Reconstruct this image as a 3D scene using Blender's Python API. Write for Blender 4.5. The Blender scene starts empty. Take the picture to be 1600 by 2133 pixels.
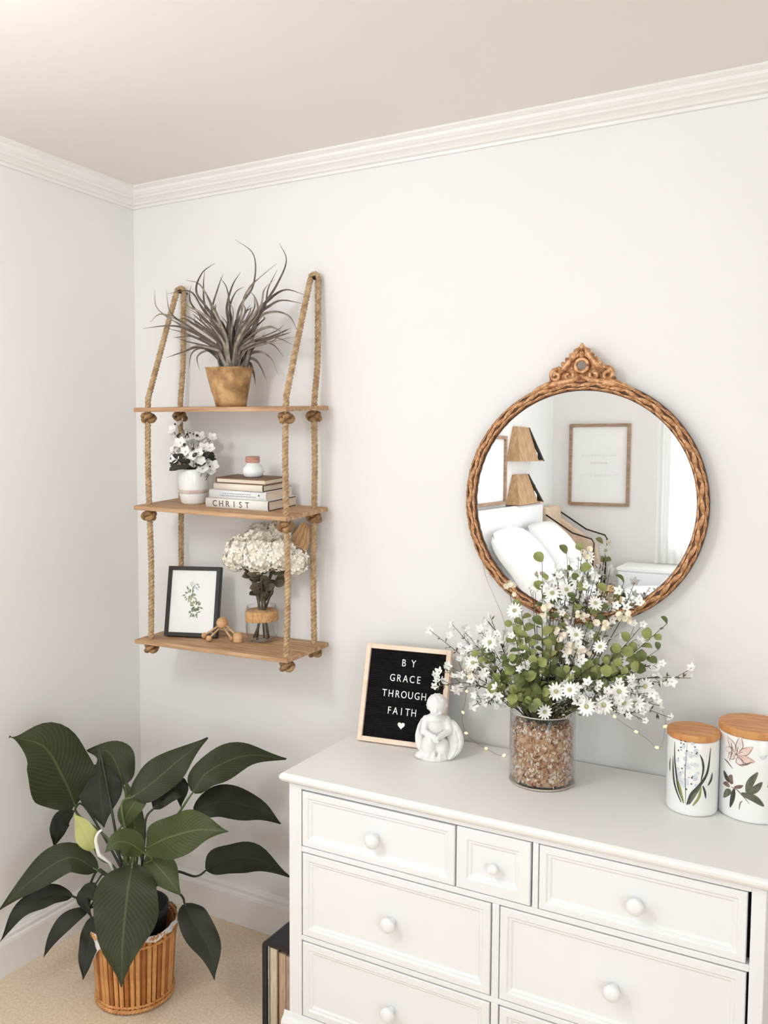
import bpy, bmesh, math, random
from mathutils import Vector, Matrix, Euler

# ------------------------------------------------------------------ camera
scene = bpy.context.scene
col = scene.collection
cam_data = bpy.data.cameras.new('camera')
cam = bpy.data.objects.new('camera', cam_data)
col.objects.link(cam)
scene.camera = cam
F_PX, YAW, PITCH, ROLL = 1802.4, 0.5011, -0.0671, 0.0053
cam_data.sensor_fit = 'VERTICAL'
cam_data.sensor_height = 36.0
cam_data.lens = F_PX / 2133.0 * 36.0
cam_data.clip_start = 0.02
fw = Vector((-math.sin(YAW) * math.cos(PITCH), math.cos(YAW) * math.cos(PITCH), math.sin(PITCH)))
rt = Vector((math.cos(YAW), math.sin(YAW), 0.0))
up = rt.cross(fw)
r2 = rt * math.cos(ROLL) + up * math.sin(ROLL)
u2 = up * math.cos(ROLL) - rt * math.sin(ROLL)
CAM = Vector((2.1973, -2.2245, 1.5631))
cam.matrix_world = Matrix(((r2.x, u2.x, -fw.x, CAM.x), (r2.y, u2.y, -fw.y, CAM.y), (r2.z, u2.z, -fw.z, CAM.z), (0, 0, 0, 1)))

# ------------------------------------------------------------------ light
world = bpy.data.worlds.new('sky_world')
scene.world = world
world.use_nodes = True
bg = world.node_tree.nodes['Background']
bg.inputs[0].default_value = (0.95, 0.97, 1.0, 1)
bg.inputs[1].default_value = 1.5


def area(name, loc, rot, sx, sy, power, color):
    d = bpy.data.lights.new(name, 'AREA')
    d.shape = 'RECTANGLE'
    d.size, d.size_y, d.energy, d.color = sx, sy, power, color
    o = bpy.data.objects.new(name, d)
    o.location, o.rotation_euler = loc, rot
    col.objects.link(o)
    return o


# daylight outside the three windows of the room
area('daylight_left', (-0.16, -2.23, 1.5), (0, math.radians(-100), 0), 1.35, 1.45, 9, (0.85, 0.925, 1.0))
area('daylight_front', (1.72, -4.86, 1.5), (math.radians(104), 0, 0), 1.5, 1.35, 12, (0.86, 0.93, 1.0))
area('daylight_right', (4.06, -3.4, 1.5), (0, math.radians(102), 0), 1.35, 1.75, 40, (0.86, 0.93, 1.0))
scene.view_settings.view_transform = 'Standard'
scene.view_settings.look = 'None'
scene.view_settings.gamma = 1.0
scene.view_settings.use_curve_mapping = False
scene.view_settings.exposure = 0.11

# ------------------------------------------------------------------ materials
MATS = {}


def srgb(r, g, b):
    return tuple((c / 12.92 if c <= 0.04045 else ((c + 0.055) / 1.055) ** 2.4) for c in (r / 255, g / 255, b / 255))


def mat(name, rgb, rough=0.6, rgb2=None, scale=8.0, stretch=(1, 1, 1), bump=0.0, bscale=None, metallic=0.0,
        sss=0.0, spec=0.5, detail=4.0, coat=0.0, lo=0.35, hi=0.65):
    """Principled material whose colour wanders between two tones by object-space noise."""
    if name in MATS:
        return MATS[name]
    m = bpy.data.materials.new(name)
    m.use_nodes = True
    nt = m.node_tree
    p = nt.nodes['Principled BSDF']
    c1 = srgb(*rgb)
    c2 = srgb(*(rgb2 or tuple(max(0, x - 6) for x in rgb)))
    tc = nt.nodes.new('ShaderNodeTexCoord')
    mp = nt.nodes.new('ShaderNodeMapping')
    mp.inputs['Scale'].default_value = stretch
    nt.links.new(tc.outputs['Object'], mp.inputs['Vector'])
    nz = nt.nodes.new('ShaderNodeTexNoise')
    nz.inputs['Scale'].default_value = scale
    nz.inputs['Detail'].default_value = detail
    nt.links.new(mp.outputs[0], nz.inputs['Vector'])
    cr = nt.nodes.new('ShaderNodeValToRGB')
    cr.color_ramp.elements[0].position = lo
    cr.color_ramp.elements[1].position = hi
    cr.color_ramp.elements[0].color = (*c2, 1)
    cr.color_ramp.elements[1].color = (*c1, 1)
    nt.links.new(nz.outputs['Fac'], cr.inputs[0])
    nt.links.new(cr.outputs[0], p.inputs['Base Color'])
    p.inputs['Roughness'].default_value = rough
    p.inputs['Metallic'].default_value = metallic
    p.inputs['Specular IOR Level'].default_value = spec
    p.inputs['Coat Weight'].default_value = coat
    if sss:
        p.inputs['Subsurface Weight'].default_value = sss
        p.inputs['Subsurface Radius'].default_value = (0.01, 0.008, 0.006)
    if bump:
        nb = nz
        if bscale:
            nb = nt.nodes.new('ShaderNodeTexNoise')
            nb.inputs['Scale'].default_value = bscale
            nb.inputs['Detail'].default_value = 3
            nt.links.new(mp.outputs[0], nb.inputs['Vector'])
        bp = nt.nodes.new('ShaderNodeBump')
        bp.inputs['Strength'].default_value = bump
        bp.inputs['Distance'].default_value = 0.004
        nt.links.new(nb.outputs['Fac'], bp.inputs['Height'])
        nt.links.new(bp.outputs[0], p.inputs['Normal'])
    MATS[name] = m
    return m


def glass_mat(name, tint=(1, 1, 1), rim=0.5, rough=0.02):
    """Thin clear glass: see-through face on, glossy towards the rim."""
    m = bpy.data.materials.new(name)
    m.use_nodes = True
    nt = m.node_tree
    nt.nodes.clear()
    out = nt.nodes.new('ShaderNodeOutputMaterial')
    tr = nt.nodes.new('ShaderNodeBsdfTransparent')
    tr.inputs[0].default_value = (*tint, 1)
    gl = nt.nodes.new('ShaderNodeBsdfGlossy')
    gl.inputs['Roughness'].default_value = rough
    fr = nt.nodes.new('ShaderNodeLayerWeight')
    fr.inputs['Blend'].default_value = 0.5
    pw = nt.nodes.new('ShaderNodeMath')
    pw.operation = 'POWER'
    pw.inputs[1].default_value = 3.0
    ml = nt.nodes.new('ShaderNodeMath')
    ml.operation = 'MULTIPLY_ADD'
    ml.inputs[1].default_value = rim
    ml.inputs[2].default_value = 0.02
    mx = nt.nodes.new('ShaderNodeMixShader')
    nt.links.new(fr.outputs['Facing'], pw.inputs[0])
    nt.links.new(pw.outputs[0], ml.inputs[0])
    nt.links.new(ml.outputs[0], mx.inputs[0])
    nt.links.new(tr.outputs[0], mx.inputs[1])
    nt.links.new(gl.outputs[0], mx.inputs[2])
    nt.links.new(mx.outputs[0], out.inputs[0])
    return m


def leaf_mat(name, rgb, rgb2, vein, rough=0.5, veins=22.0, vamt=0.5):
    """Leaf with a pale midrib and slanting side veins, laid out by the leaf's own UV."""
    m = bpy.data.materials.new(name)
    m.use_nodes = True
    nt = m.node_tree
    L = nt.links.new
    p = nt.nodes['Principled BSDF']
    uv = nt.nodes.new('ShaderNodeUVMap')
    sp = nt.nodes.new('ShaderNodeSeparateXYZ')
    L(uv.outputs[0], sp.inputs[0])

    def mth(op, a, b=None):
        n = nt.nodes.new('ShaderNodeMath')
        n.operation = op
        for i, x in enumerate((a, b)):
            if x is None:
                continue
            if isinstance(x, (int, float)):
                n.inputs[i].default_value = x
            else:
                L(x, n.inputs[i])
        return n.outputs[0]
    au = mth('ABSOLUTE', mth('SUBTRACT', sp.outputs[0], 0.5))
    rib = mth('LESS_THAN', au, 0.018)
    ph = mth('MULTIPLY', mth('SUBTRACT', sp.outputs[1], mth('MULTIPLY', au, 0.55)), veins * 6.283)
    side = mth('MULTIPLY', mth('POWER', mth('ADD', mth('MULTIPLY', mth('SINE', ph), 0.5), 0.5), 6.0), 0.35)
    vf = mth('MULTIPLY', mth('MAXIMUM', rib, side), vamt)
    nz = nt.nodes.new('ShaderNodeTexNoise')
    nz.inputs['Scale'].default_value = 9.0
    tc = nt.nodes.new('ShaderNodeTexCoord')
    L(tc.outputs['Object'], nz.inputs['Vector'])
    mx = nt.nodes.new('ShaderNodeMix')
    mx.data_type = 'RGBA'
    mx.inputs[6].default_value = (*srgb(*rgb), 1)
    mx.inputs[7].default_value = (*srgb(*rgb2), 1)
    L(nz.outputs['Fac'], mx.inputs[0])
    m2 = nt.nodes.new('ShaderNodeMix')
    m2.data_type = 'RGBA'
    L(vf, m2.inputs[0])
    L(mx.outputs[2], m2.inputs[6])
    m2.inputs[7].default_value = (*srgb(*vein), 1)
    L(m2.outputs[2], p.inputs['Base Color'])
    p.inputs['Roughness'].default_value = rough
    p.inputs['Specular IOR Level'].default_value = 0.28
    bp = nt.nodes.new('ShaderNodeBump')
    bp.inputs['Strength'].default_value = 0.25
    bp.inputs['Distance'].default_value = 0.002
    L(side, bp.inputs['Height'])
    L(bp.outputs[0], p.inputs['Normal'])
    return m


M_WALL = mat('wall_paint', (243, 241, 239), 0.85, (240, 238, 235), scale=1.2, bump=0.05, bscale=90)
M_CEIL = mat('ceiling_paint', (240, 235, 229), 0.9, (237, 232, 226), scale=1.0, bump=0.04, bscale=60)
M_TRIM = mat('trim_gloss_paint', (245, 243, 240), 0.4, (242, 240, 236), scale=3)
M_CARPET = mat('carpet', (246, 228, 204), 0.95, (232, 210, 182), scale=120, bump=0.6, bscale=420, spec=0.1)
M_DRESS = mat('dresser_paint', (244, 244, 245), 0.42, (240, 240, 240), scale=2.5)
M_DTOP = mat('dresser_top_paint', (247, 245, 243), 0.45, (244, 242, 239), scale=2.0)
M_WOOD = mat('shelf_wood', (210, 172, 134), 0.6, (160, 118, 82), scale=9, stretch=(0.9, 9, 9), bump=0.12, detail=8, lo=0.3, hi=0.7)
M_ROPE = mat('jute_rope', (206, 178, 142), 0.9, (168, 134, 98), scale=60, bump=0.35, bscale=300)
M_KNOT = mat('jute_knot', (182, 144, 100), 0.9, (126, 92, 60), scale=70, bump=0.4, bscale=260)
M_METAL = mat('dark_metal', (70, 60, 52), 0.4, (48, 42, 38), metallic=0.8)
M_GOLD = mat('antique_gold', (226, 178, 132), 0.42, (160, 106, 64), scale=75, metallic=0.35, bump=0.4, bscale=160, lo=0.36, hi=0.62)
M_GROOVE = mat('frame_groove_shade', (104, 66, 38), 0.5, (70, 42, 24), scale=50, metallic=0.2)  # darkened base puts the grooves' shade into the colour between the gold leaves
M_BLACK = mat('black_frame', (52, 48, 46), 0.5, (38, 35, 34), scale=12)
M_PAPER = mat('white_paper', (246, 246, 244), 0.8, (243, 243, 241), scale=5)
M_FELT = mat('black_felt', (34, 30, 32), 0.95, (25, 22, 24), scale=60, spec=0.1)
M_PINE = mat('pale_pine', (246, 226, 206), 0.55, (236, 210, 184), scale=8, stretch=(1, 1, 6))
M_LETTER = mat('white_plastic', (246, 242, 238), 0.4)
M_PLASTER = mat('white_plaster', (247, 245, 241), 0.6, (240, 237, 232), scale=30, bump=0.1)
M_CERAMIC = mat('white_ceramic', (247, 247, 244), 0.2, (243, 243, 240), scale=3, coat=0.3)
M_LID = mat('acacia_lid', (222, 164, 106), 0.5, (196, 132, 76), scale=7, stretch=(2, 14, 2), bump=0.05)
M_GLASS = glass_mat('clear_glass', (0.975, 0.98, 0.972), 0.75)
M_CHIP = [mat('chip_%s' % n, c, 0.75, tuple(x - 22 for x in c), scale=160) for n, c in
          (('tan', (222, 184, 150)), ('cream', (244, 226, 204)), ('brown', (140, 92, 60)), ('rust', (202, 148, 110)), ('white', (252, 244, 234)))]
M_WICKER = mat('wicker', (236, 176, 110), 0.6, (200, 134, 72), scale=34, stretch=(1, 1, 0.5), bump=0.3)
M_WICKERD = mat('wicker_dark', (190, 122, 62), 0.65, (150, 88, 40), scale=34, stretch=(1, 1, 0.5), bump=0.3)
M_BLADE = mat('dry_blade', (122, 112, 100), 0.7, (74, 66, 58), scale=38, lo=0.3, hi=0.7)
M_BLADE2 = mat('dry_blade_pale', (176, 166, 152), 0.7, (112, 102, 90), scale=38, lo=0.3, hi=0.7)
M_KRAFT = mat('kraft_pot', (208, 168, 118), 0.85, (140, 102, 64), scale=26, bump=0.5, bscale=45, lo=0.32, hi=0.62)
M_LILY_A = leaf_mat('lily_leaf', (58, 63, 35), (40, 43, 25), (94, 104, 62))
M_LILY_B = leaf_mat('lily_leaf_bright', (78, 87, 48), (55, 61, 35), (120, 130, 82))
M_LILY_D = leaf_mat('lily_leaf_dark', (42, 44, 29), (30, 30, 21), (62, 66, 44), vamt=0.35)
M_LILY_Y = leaf_mat('lily_spathe', (200, 202, 134), (172, 176, 104), (218, 220, 160), vamt=0.3)
M_STEM = mat('lily_stem', (96, 116, 66), 0.5, (66, 84, 46), scale=20)
M_SOIL = mat('black_nursery_pot', (30, 26, 30), 0.6, (20, 18, 20), scale=20)
M_LINER = mat('white_liner', (244, 242, 240), 0.6)
M_GREEN = mat('fresh_leaf', (176, 178, 108), 0.55, (122, 130, 70), scale=26, lo=0.3, hi=0.7)
M_GREEN2 = mat('mid_leaf', (128, 138, 78), 0.55, (74, 88, 46), scale=26, lo=0.3, hi=0.7)
M_TWIG = mat('bouquet_twig', (104, 96, 66), 0.7, (66, 60, 44), scale=40)
M_PETAL = mat('white_petal', (250, 249, 245), 0.65, (244, 242, 236), scale=30)
M_DAISYC = mat('daisy_centre', (206, 204, 160), 0.8, (160, 158, 112), scale=200)
M_BEIGE = mat('beige_blossom', (252, 244, 226), 0.8, (242, 228, 202), scale=40)
M_DARKF = mat('dark_filler', (70, 64, 54), 0.8, (40, 38, 34), scale=50)
M_CREAM = mat('hydrangea_petal', (255, 251, 240), 0.8, (250, 242, 224), scale=26)
M_OLIVE = mat('olive_leaf', (112, 102, 80), 0.7, (62, 56, 44), scale=40)


# ------------------------------------------------------------------ mesh helpers
class MB:
    def __init__(self):
        self.v, self.f, self.uv = [], [], {}

    def add(self, verts, faces, uvs=None):
        o = len(self.v)
        self.v += [Vector(p) for p in verts]
        self.f += [tuple(i + o for i in f) for f in faces]
        if uvs:
            for i, t in enumerate(uvs):
                self.uv[o + i] = t
        return self

    def box(self, lo, hi):
        x0, y0, z0 = lo
        x1, y1, z1 = hi
        return self.add([(x0, y0, z0), (x1, y0, z0), (x1, y1, z0), (x0, y1, z0), (x0, y0, z1), (x1, y0, z1), (x1, y1, z1), (x0, y1, z1)],
                        [(0, 3, 2, 1), (4, 5, 6, 7), (0, 1, 5, 4), (1, 2, 6, 5), (2, 3, 7, 6), (3, 0, 4, 7)])

    def hexa(self, b, t):
        return self.add(list(b) + list(t), [(0, 3, 2, 1), (4, 5, 6, 7), (0, 1, 5, 4), (1, 2, 6, 5), (2, 3, 7, 6), (3, 0, 4, 7)])

    def tube(self, pts, r, n=8, cap=True, closed=False):
        pts = [Vector(p) for p in pts]
        k = len(pts)
        rs = r if isinstance(r, (list, tuple)) else [r] * k
        t0 = (pts[1] - pts[0]).normalized()
        a = t0.orthogonal().normalized()
        vs, fs = [], []
        prev = t0
        for i in range(k):
            if closed:
                t = (pts[(i + 1) % k] - pts[i - 1])
            else:
                t = pts[min(i + 1, k - 1)] - pts[max(i - 1, 0)]
            t = t.normalized() if t.length > 1e-9 else prev
            q = prev.rotation_difference(t)
            a = (q @ a)
            a = (a - t * a.dot(t)).normalized()
            b = t.cross(a)
            prev = t
            for j in range(n):
                w = 2 * math.pi * j / n
                vs.append(pts[i] + (a * math.cos(w) + b * math.sin(w)) * rs[i])
        for i in range(k if closed else k - 1):
            i2 = (i + 1) % k
            for j in range(n):
                j2 = (j + 1) % n
                fs.append((i * n + j, i * n + j2, i2 * n + j2, i2 * n + j))
        if cap and not closed:
            fs.append(tuple(range(n - 1, -1, -1)))
            fs.append(tuple((k - 1) * n + j for j in range(n)))
        return self.add(vs, fs)

    def lathe(self, prof, n=32, c=(0, 0, 0), wob=None):
        vs, fs = [], []
        for i, (r, z) in enumerate(prof):
            for j in range(n):
                w = 2 * math.pi * j / n
                rr = r * (wob(w, z) if wob else 1)
                vs.append((c[0] + rr * math.cos(w), c[1] + rr * math.sin(w), c[2] + z))
        k = len(prof)
        for i in range(k - 1):
            for j in range(n):
                j2 = (j + 1) % n
                fs.append((i * n + j, i * n + j2, (i + 1) * n + j2, (i + 1) * n + j))
        if prof[0][0] > 1e-6:
            fs.append(tuple(range(n - 1, -1, -1)))
        if prof[-1][0] > 1e-6:
            fs.append(tuple((k - 1) * n + j for j in range(n)))
        return self.add(vs, fs)

    def ball(self, c, r, nu=16, nv=10, rot=None):
        rx, ry, rz = (r, r, r) if isinstance(r, (int, float)) else r
        vs, fs = [], []
        R = rot or Matrix.Identity(3)
        for i in range(nv + 1):
            p = math.pi * i / nv
            for j in range(nu):
                w = 2 * math.pi * j / nu
                vs.append(Vector(c) + R @ Vector((rx * math.sin(p) * math.cos(w), ry * math.sin(p) * math.sin(w), rz * math.cos(p))))
        for i in range(nv):
            for j in range(nu):
                j2 = (j + 1) % nu
                fs.append((i * nu + j, (i + 1) * nu + j, (i + 1) * nu + j2, i * nu + j2))
        return self.add(vs, fs)

    def grid(self, fn, nu, nv, uv=False):
        vs, fs, us = [], [], []
        for i in range(nv + 1):
            for j in range(nu + 1):
                vs.append(fn(j / nu, i / nv))
                us.append((j / nu, i / nv))
        for i in range(nv):
            for j in range(nu):
                a = i * (nu + 1) + j
                fs.append((a, a + 1, a + nu + 2, a + nu + 1))
        return self.add(vs, fs, us if uv else None)

    def prism(self, outline, h, fn):
        """outline: 2-D points, fn(x, y, w) -> 3-D point; extruded from w=0 to w=h."""
        n = len(outline)
        vs = [fn(x, y, 0) for x, y in outline] + [fn(x, y, h) for x, y in outline]
        fs = [tuple(range(n - 1, -1, -1)), tuple(range(n, 2 * n))]
        fs += [(i, (i + 1) % n, n + (i + 1) % n, n + i) for i in range(n)]
        return self.add(vs, fs)

    def mesh(self, name, m, smooth=False):
        me = bpy.data.meshes.new(name)
        me.from_pydata([tuple(p) for p in self.v], [], self.f)
        if self.uv:
            l = me.uv_layers.new(name='UVMap')
            for lp in me.loops:
                l.data[lp.index].uv = self.uv.get(lp.vertex_index, (0.5, 0.5))
        for x in (m if isinstance(m, (list, tuple)) else [m]):
            me.materials.append(x)
        bm = bmesh.new()
        bm.from_mesh(me)
        bmesh.ops.remove_doubles(bm, verts=bm.verts, dist=1e-6)
        bmesh.ops.recalc_face_normals(bm, faces=bm.faces)
        bm.to_mesh(me)
        bm.free()
        if smooth:
            for p in me.polygons:
                p.use_smooth = True
        return me

    def build(self, name, m, parent=None, smooth=False, bevel=0.0, world=False, seg=2, solid=0.0, sub=0):
        if world and parent is not None:
            I = wmat(parent).inverted()
            self.v = [I @ p for p in self.v]
        o = bpy.data.objects.new(name, self.mesh(name, m, smooth))
        col.objects.link(o)
        o.parent = parent
        if solid:
            s = o.modifiers.new('solid', 'SOLIDIFY')
            s.thickness = solid
            s.offset = 0
        if bevel:
            b = o.modifiers.new('bevel', 'BEVEL')
            b.width, b.segments, b.limit_method = bevel, seg, 'ANGLE'
            b.angle_limit = math.radians(40)
        if sub:
            s = o.modifiers.new('sub', 'SUBSURF')
            s.levels = s.render_levels = sub
        return o


def wmat(o):
    M = o.matrix_basis.copy()
    while o.parent:
        o = o.parent
        M = o.matrix_basis @ M
    return M


def tag(o, label=None, cat=None, group=None, kind=None):
    for k, x in (('label', label), ('category', cat), ('group', group), ('kind', kind)):
        if x:
            o[k] = x
    return o


def thing(name, label, cat, loc=(0, 0, 0), M=None, group=None):
    o = bpy.data.objects.new(name, None)
    col.objects.link(o)
    o.empty_display_size = 0.05
    o.matrix_basis = M if M is not None else Matrix.Translation(loc)
    return tag(o, label, cat, group)


def inst(name, me, parent, M):
    """one more object on a shared mesh, placed in its parent's frame"""
    o = bpy.data.objects.new(name, me)
    col.objects.link(o)
    o.parent = parent
    o.matrix_basis = M
    return o


def catmull(pts, k=8):
    P = [Vector(p) for p in pts]
    P = [P[0] * 2 - P[1]] + P + [P[-1] * 2 - P[-2]]
    out = []
    for i in range(1, len(P) - 2):
        a, b, c, d = P[i - 1:i + 3]
        for j in range(k):
            t = j / k
            out.append(0.5 * ((2 * b) + (c - a) * t + (2 * a - 5 * b + 4 * c - d) * t * t + (3 * b - a - 3 * c + d) * t ** 3))
    out.append(P[-2])
    return out


def facing(z, x_hint=Vector((1, 0, 0.13))):
    """3x3 with local z along the given direction"""
    z = Vector(z).normalized()
    x = x_hint - z * x_hint.dot(z)
    x = x.normalized() if x.length > 1e-4 else z.orthogonal().normalized()
    y = z.cross(x)
    return Matrix((x, y, z)).transposed()


def place(loc, R, s=1.0):
    return Matrix.Translation(Vector(loc)) @ R.to_4x4() @ Matrix.Scale(s, 4)


def text_mesh(name, body, size, extrude, m):
    c = bpy.data.curves.new(name, 'FONT')
    c.body, c.size, c.extrude = body, size, extrude
    c.resolution_u = 3
    c.align_x, c.align_y = 'CENTER', 'CENTER'
    o = bpy.data.objects.new(name, c)
    col.objects.link(o)
    dg = bpy.context.evaluated_depsgraph_get()
    me = bpy.data.meshes.new_from_object(o.evaluated_get(dg))
    bpy.data.objects.remove(o)
    bpy.data.curves.remove(c)
    me.name = name
    me.materials.clear()
    me.materials.append(m)
    return me


def remesh(mb, name, m, parent, voxel, smooth_it=6):
    """melt overlapping lumps into one continuous skin"""
    o = mb.build('tmp', m)
    r = o.modifiers.new('r', 'REMESH')
    r.mode, r.voxel_size = 'VOXEL', voxel
    s = o.modifiers.new('s', 'SMOOTH')
    s.factor, s.iterations = 0.5, smooth_it
    dg = bpy.context.evaluated_depsgraph_get()
    me = bpy.data.meshes.new_from_object(o.evaluated_get(dg))
    bpy.data.objects.remove(o)
    me.name = name
    me.materials.clear()
    me.materials.append(m)
    for p in me.polygons:
        p.use_smooth = True
    o = bpy.data.objects.new(name, me)
    col.objects.link(o)
    o.parent = parent
    return o

# ------------------------------------------------------------------ measured growth of the plants (metres)
LILY = [
    ([(0.232, -0.5, 0.536), (0.215, -0.526, 0.624), (0.177, -0.562, 0.722), (0.116, -0.627, 0.759)], 0.095, 'a'),
    ([(0.315, -0.394, 0.576), (0.293, -0.391, 0.624), (0.249, -0.389, 0.667), (0.18, -0.405, 0.66)], 0.055, 'a'),
    ([(0.26, -0.43, 0.645), (0.27, -0.441, 0.589), (0.292, -0.456, 0.535), (0.323, -0.477, 0.481)], 0.060, 'd'),
    ([(0.392, -0.433, 0.57), (0.43, -0.386, 0.607), (0.464, -0.318, 0.655), (0.512, -0.242, 0.709)], 0.054, 'a'),
    ([(0.532, -0.333, 0.577), (0.552, -0.284, 0.628), (0.614, -0.19, 0.656), (0.704, -0.108, 0.636)], 0.049, 'a'),
    ([(0.516, -0.312, 0.512), (0.566, -0.249, 0.525), (0.628, -0.172, 0.492), (0.696, -0.127, 0.439)], 0.048, 'd'),
    ([(0.49, -0.479, 0.46), (0.559, -0.472, 0.501), (0.659, -0.46, 0.541), (0.746, -0.435, 0.546)], 0.059, 'b'),
    ([(0.574, -0.327, 0.351), (0.606, -0.274, 0.368), (0.667, -0.207, 0.355), (0.759, -0.139, 0.283)], 0.048, 'd'),
    ([(0.589, -0.437, 0.305), (0.64, -0.457, 0.276), (0.711, -0.478, 0.231), (0.752, -0.506, 0.17)], 0.042, 'd'),
    ([(0.457, -0.501, 0.414), (0.484, -0.547, 0.359), (0.513, -0.595, 0.261), (0.551, -0.64, 0.163)], 0.086, 'a'),
    ([(0.338, -0.544, 0.248), (0.361, -0.569, 0.21), (0.384, -0.605, 0.174), (0.401, -0.633, 0.132)], 0.027, 'd'),
    ([(0.325, -0.508, 0.369), (0.277, -0.564, 0.418), (0.222, -0.644, 0.375), (0.177, -0.719, 0.31)], 0.043, 'a'),
    ([(0.273, -0.553, 0.299), (0.237, -0.606, 0.317), (0.205, -0.67, 0.295), (0.191, -0.729, 0.229)], 0.028, 'd'),
    ([(0.322, -0.539, 0.269), (0.304, -0.585, 0.258), (0.289, -0.63, 0.226), (0.28, -0.661, 0.175)], 0.023, 'd'),
    ([(0.341, -0.528, 0.44), (0.331, -0.542, 0.474), (0.313, -0.549, 0.512), (0.292, -0.558, 0.547)], 0.028, 'y'),
    ([(0.167, -0.448, 0.486), (0.135, -0.467, 0.46), (0.134, -0.482, 0.424), (0.134, -0.497, 0.386)], 0.027, 'd'),
    ([(0.477, -0.465, 0.432), (0.511, -0.46, 0.405), (0.555, -0.461, 0.377), (0.6, -0.462, 0.342)], 0.040, 'b'),
    ([(0.496, -0.499, 0.456), (0.479, -0.528, 0.489), (0.461, -0.56, 0.503), (0.447, -0.592, 0.483)], 0.036, 'b'),
    ([(0.368, -0.452, 0.487), (0.388, -0.437, 0.537), (0.409, -0.412, 0.572), (0.431, -0.387, 0.588)], 0.031, 'b'),
    ([(0.447, -0.405, 0.537), (0.465, -0.369, 0.579), (0.474, -0.33, 0.579), (0.47, -0.314, 0.509)], 0.039, 'd'),
    ([(0.389, -0.425, 0.395), (0.389, -0.421, 0.451), (0.372, -0.413, 0.525), (0.334, -0.404, 0.607)], 0.031, 'b'),
    ([(0.331, -0.518, 0.335), (0.321, -0.537, 0.313), (0.32, -0.55, 0.296), (0.343, -0.552, 0.258)], 0.025, 'd'),
]
LILY_FLOWER = [(0.366, -0.537, 0.436), (0.357, -0.539, 0.474), (0.361, -0.535, 0.495), (0.37, -0.529, 0.505)]
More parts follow.
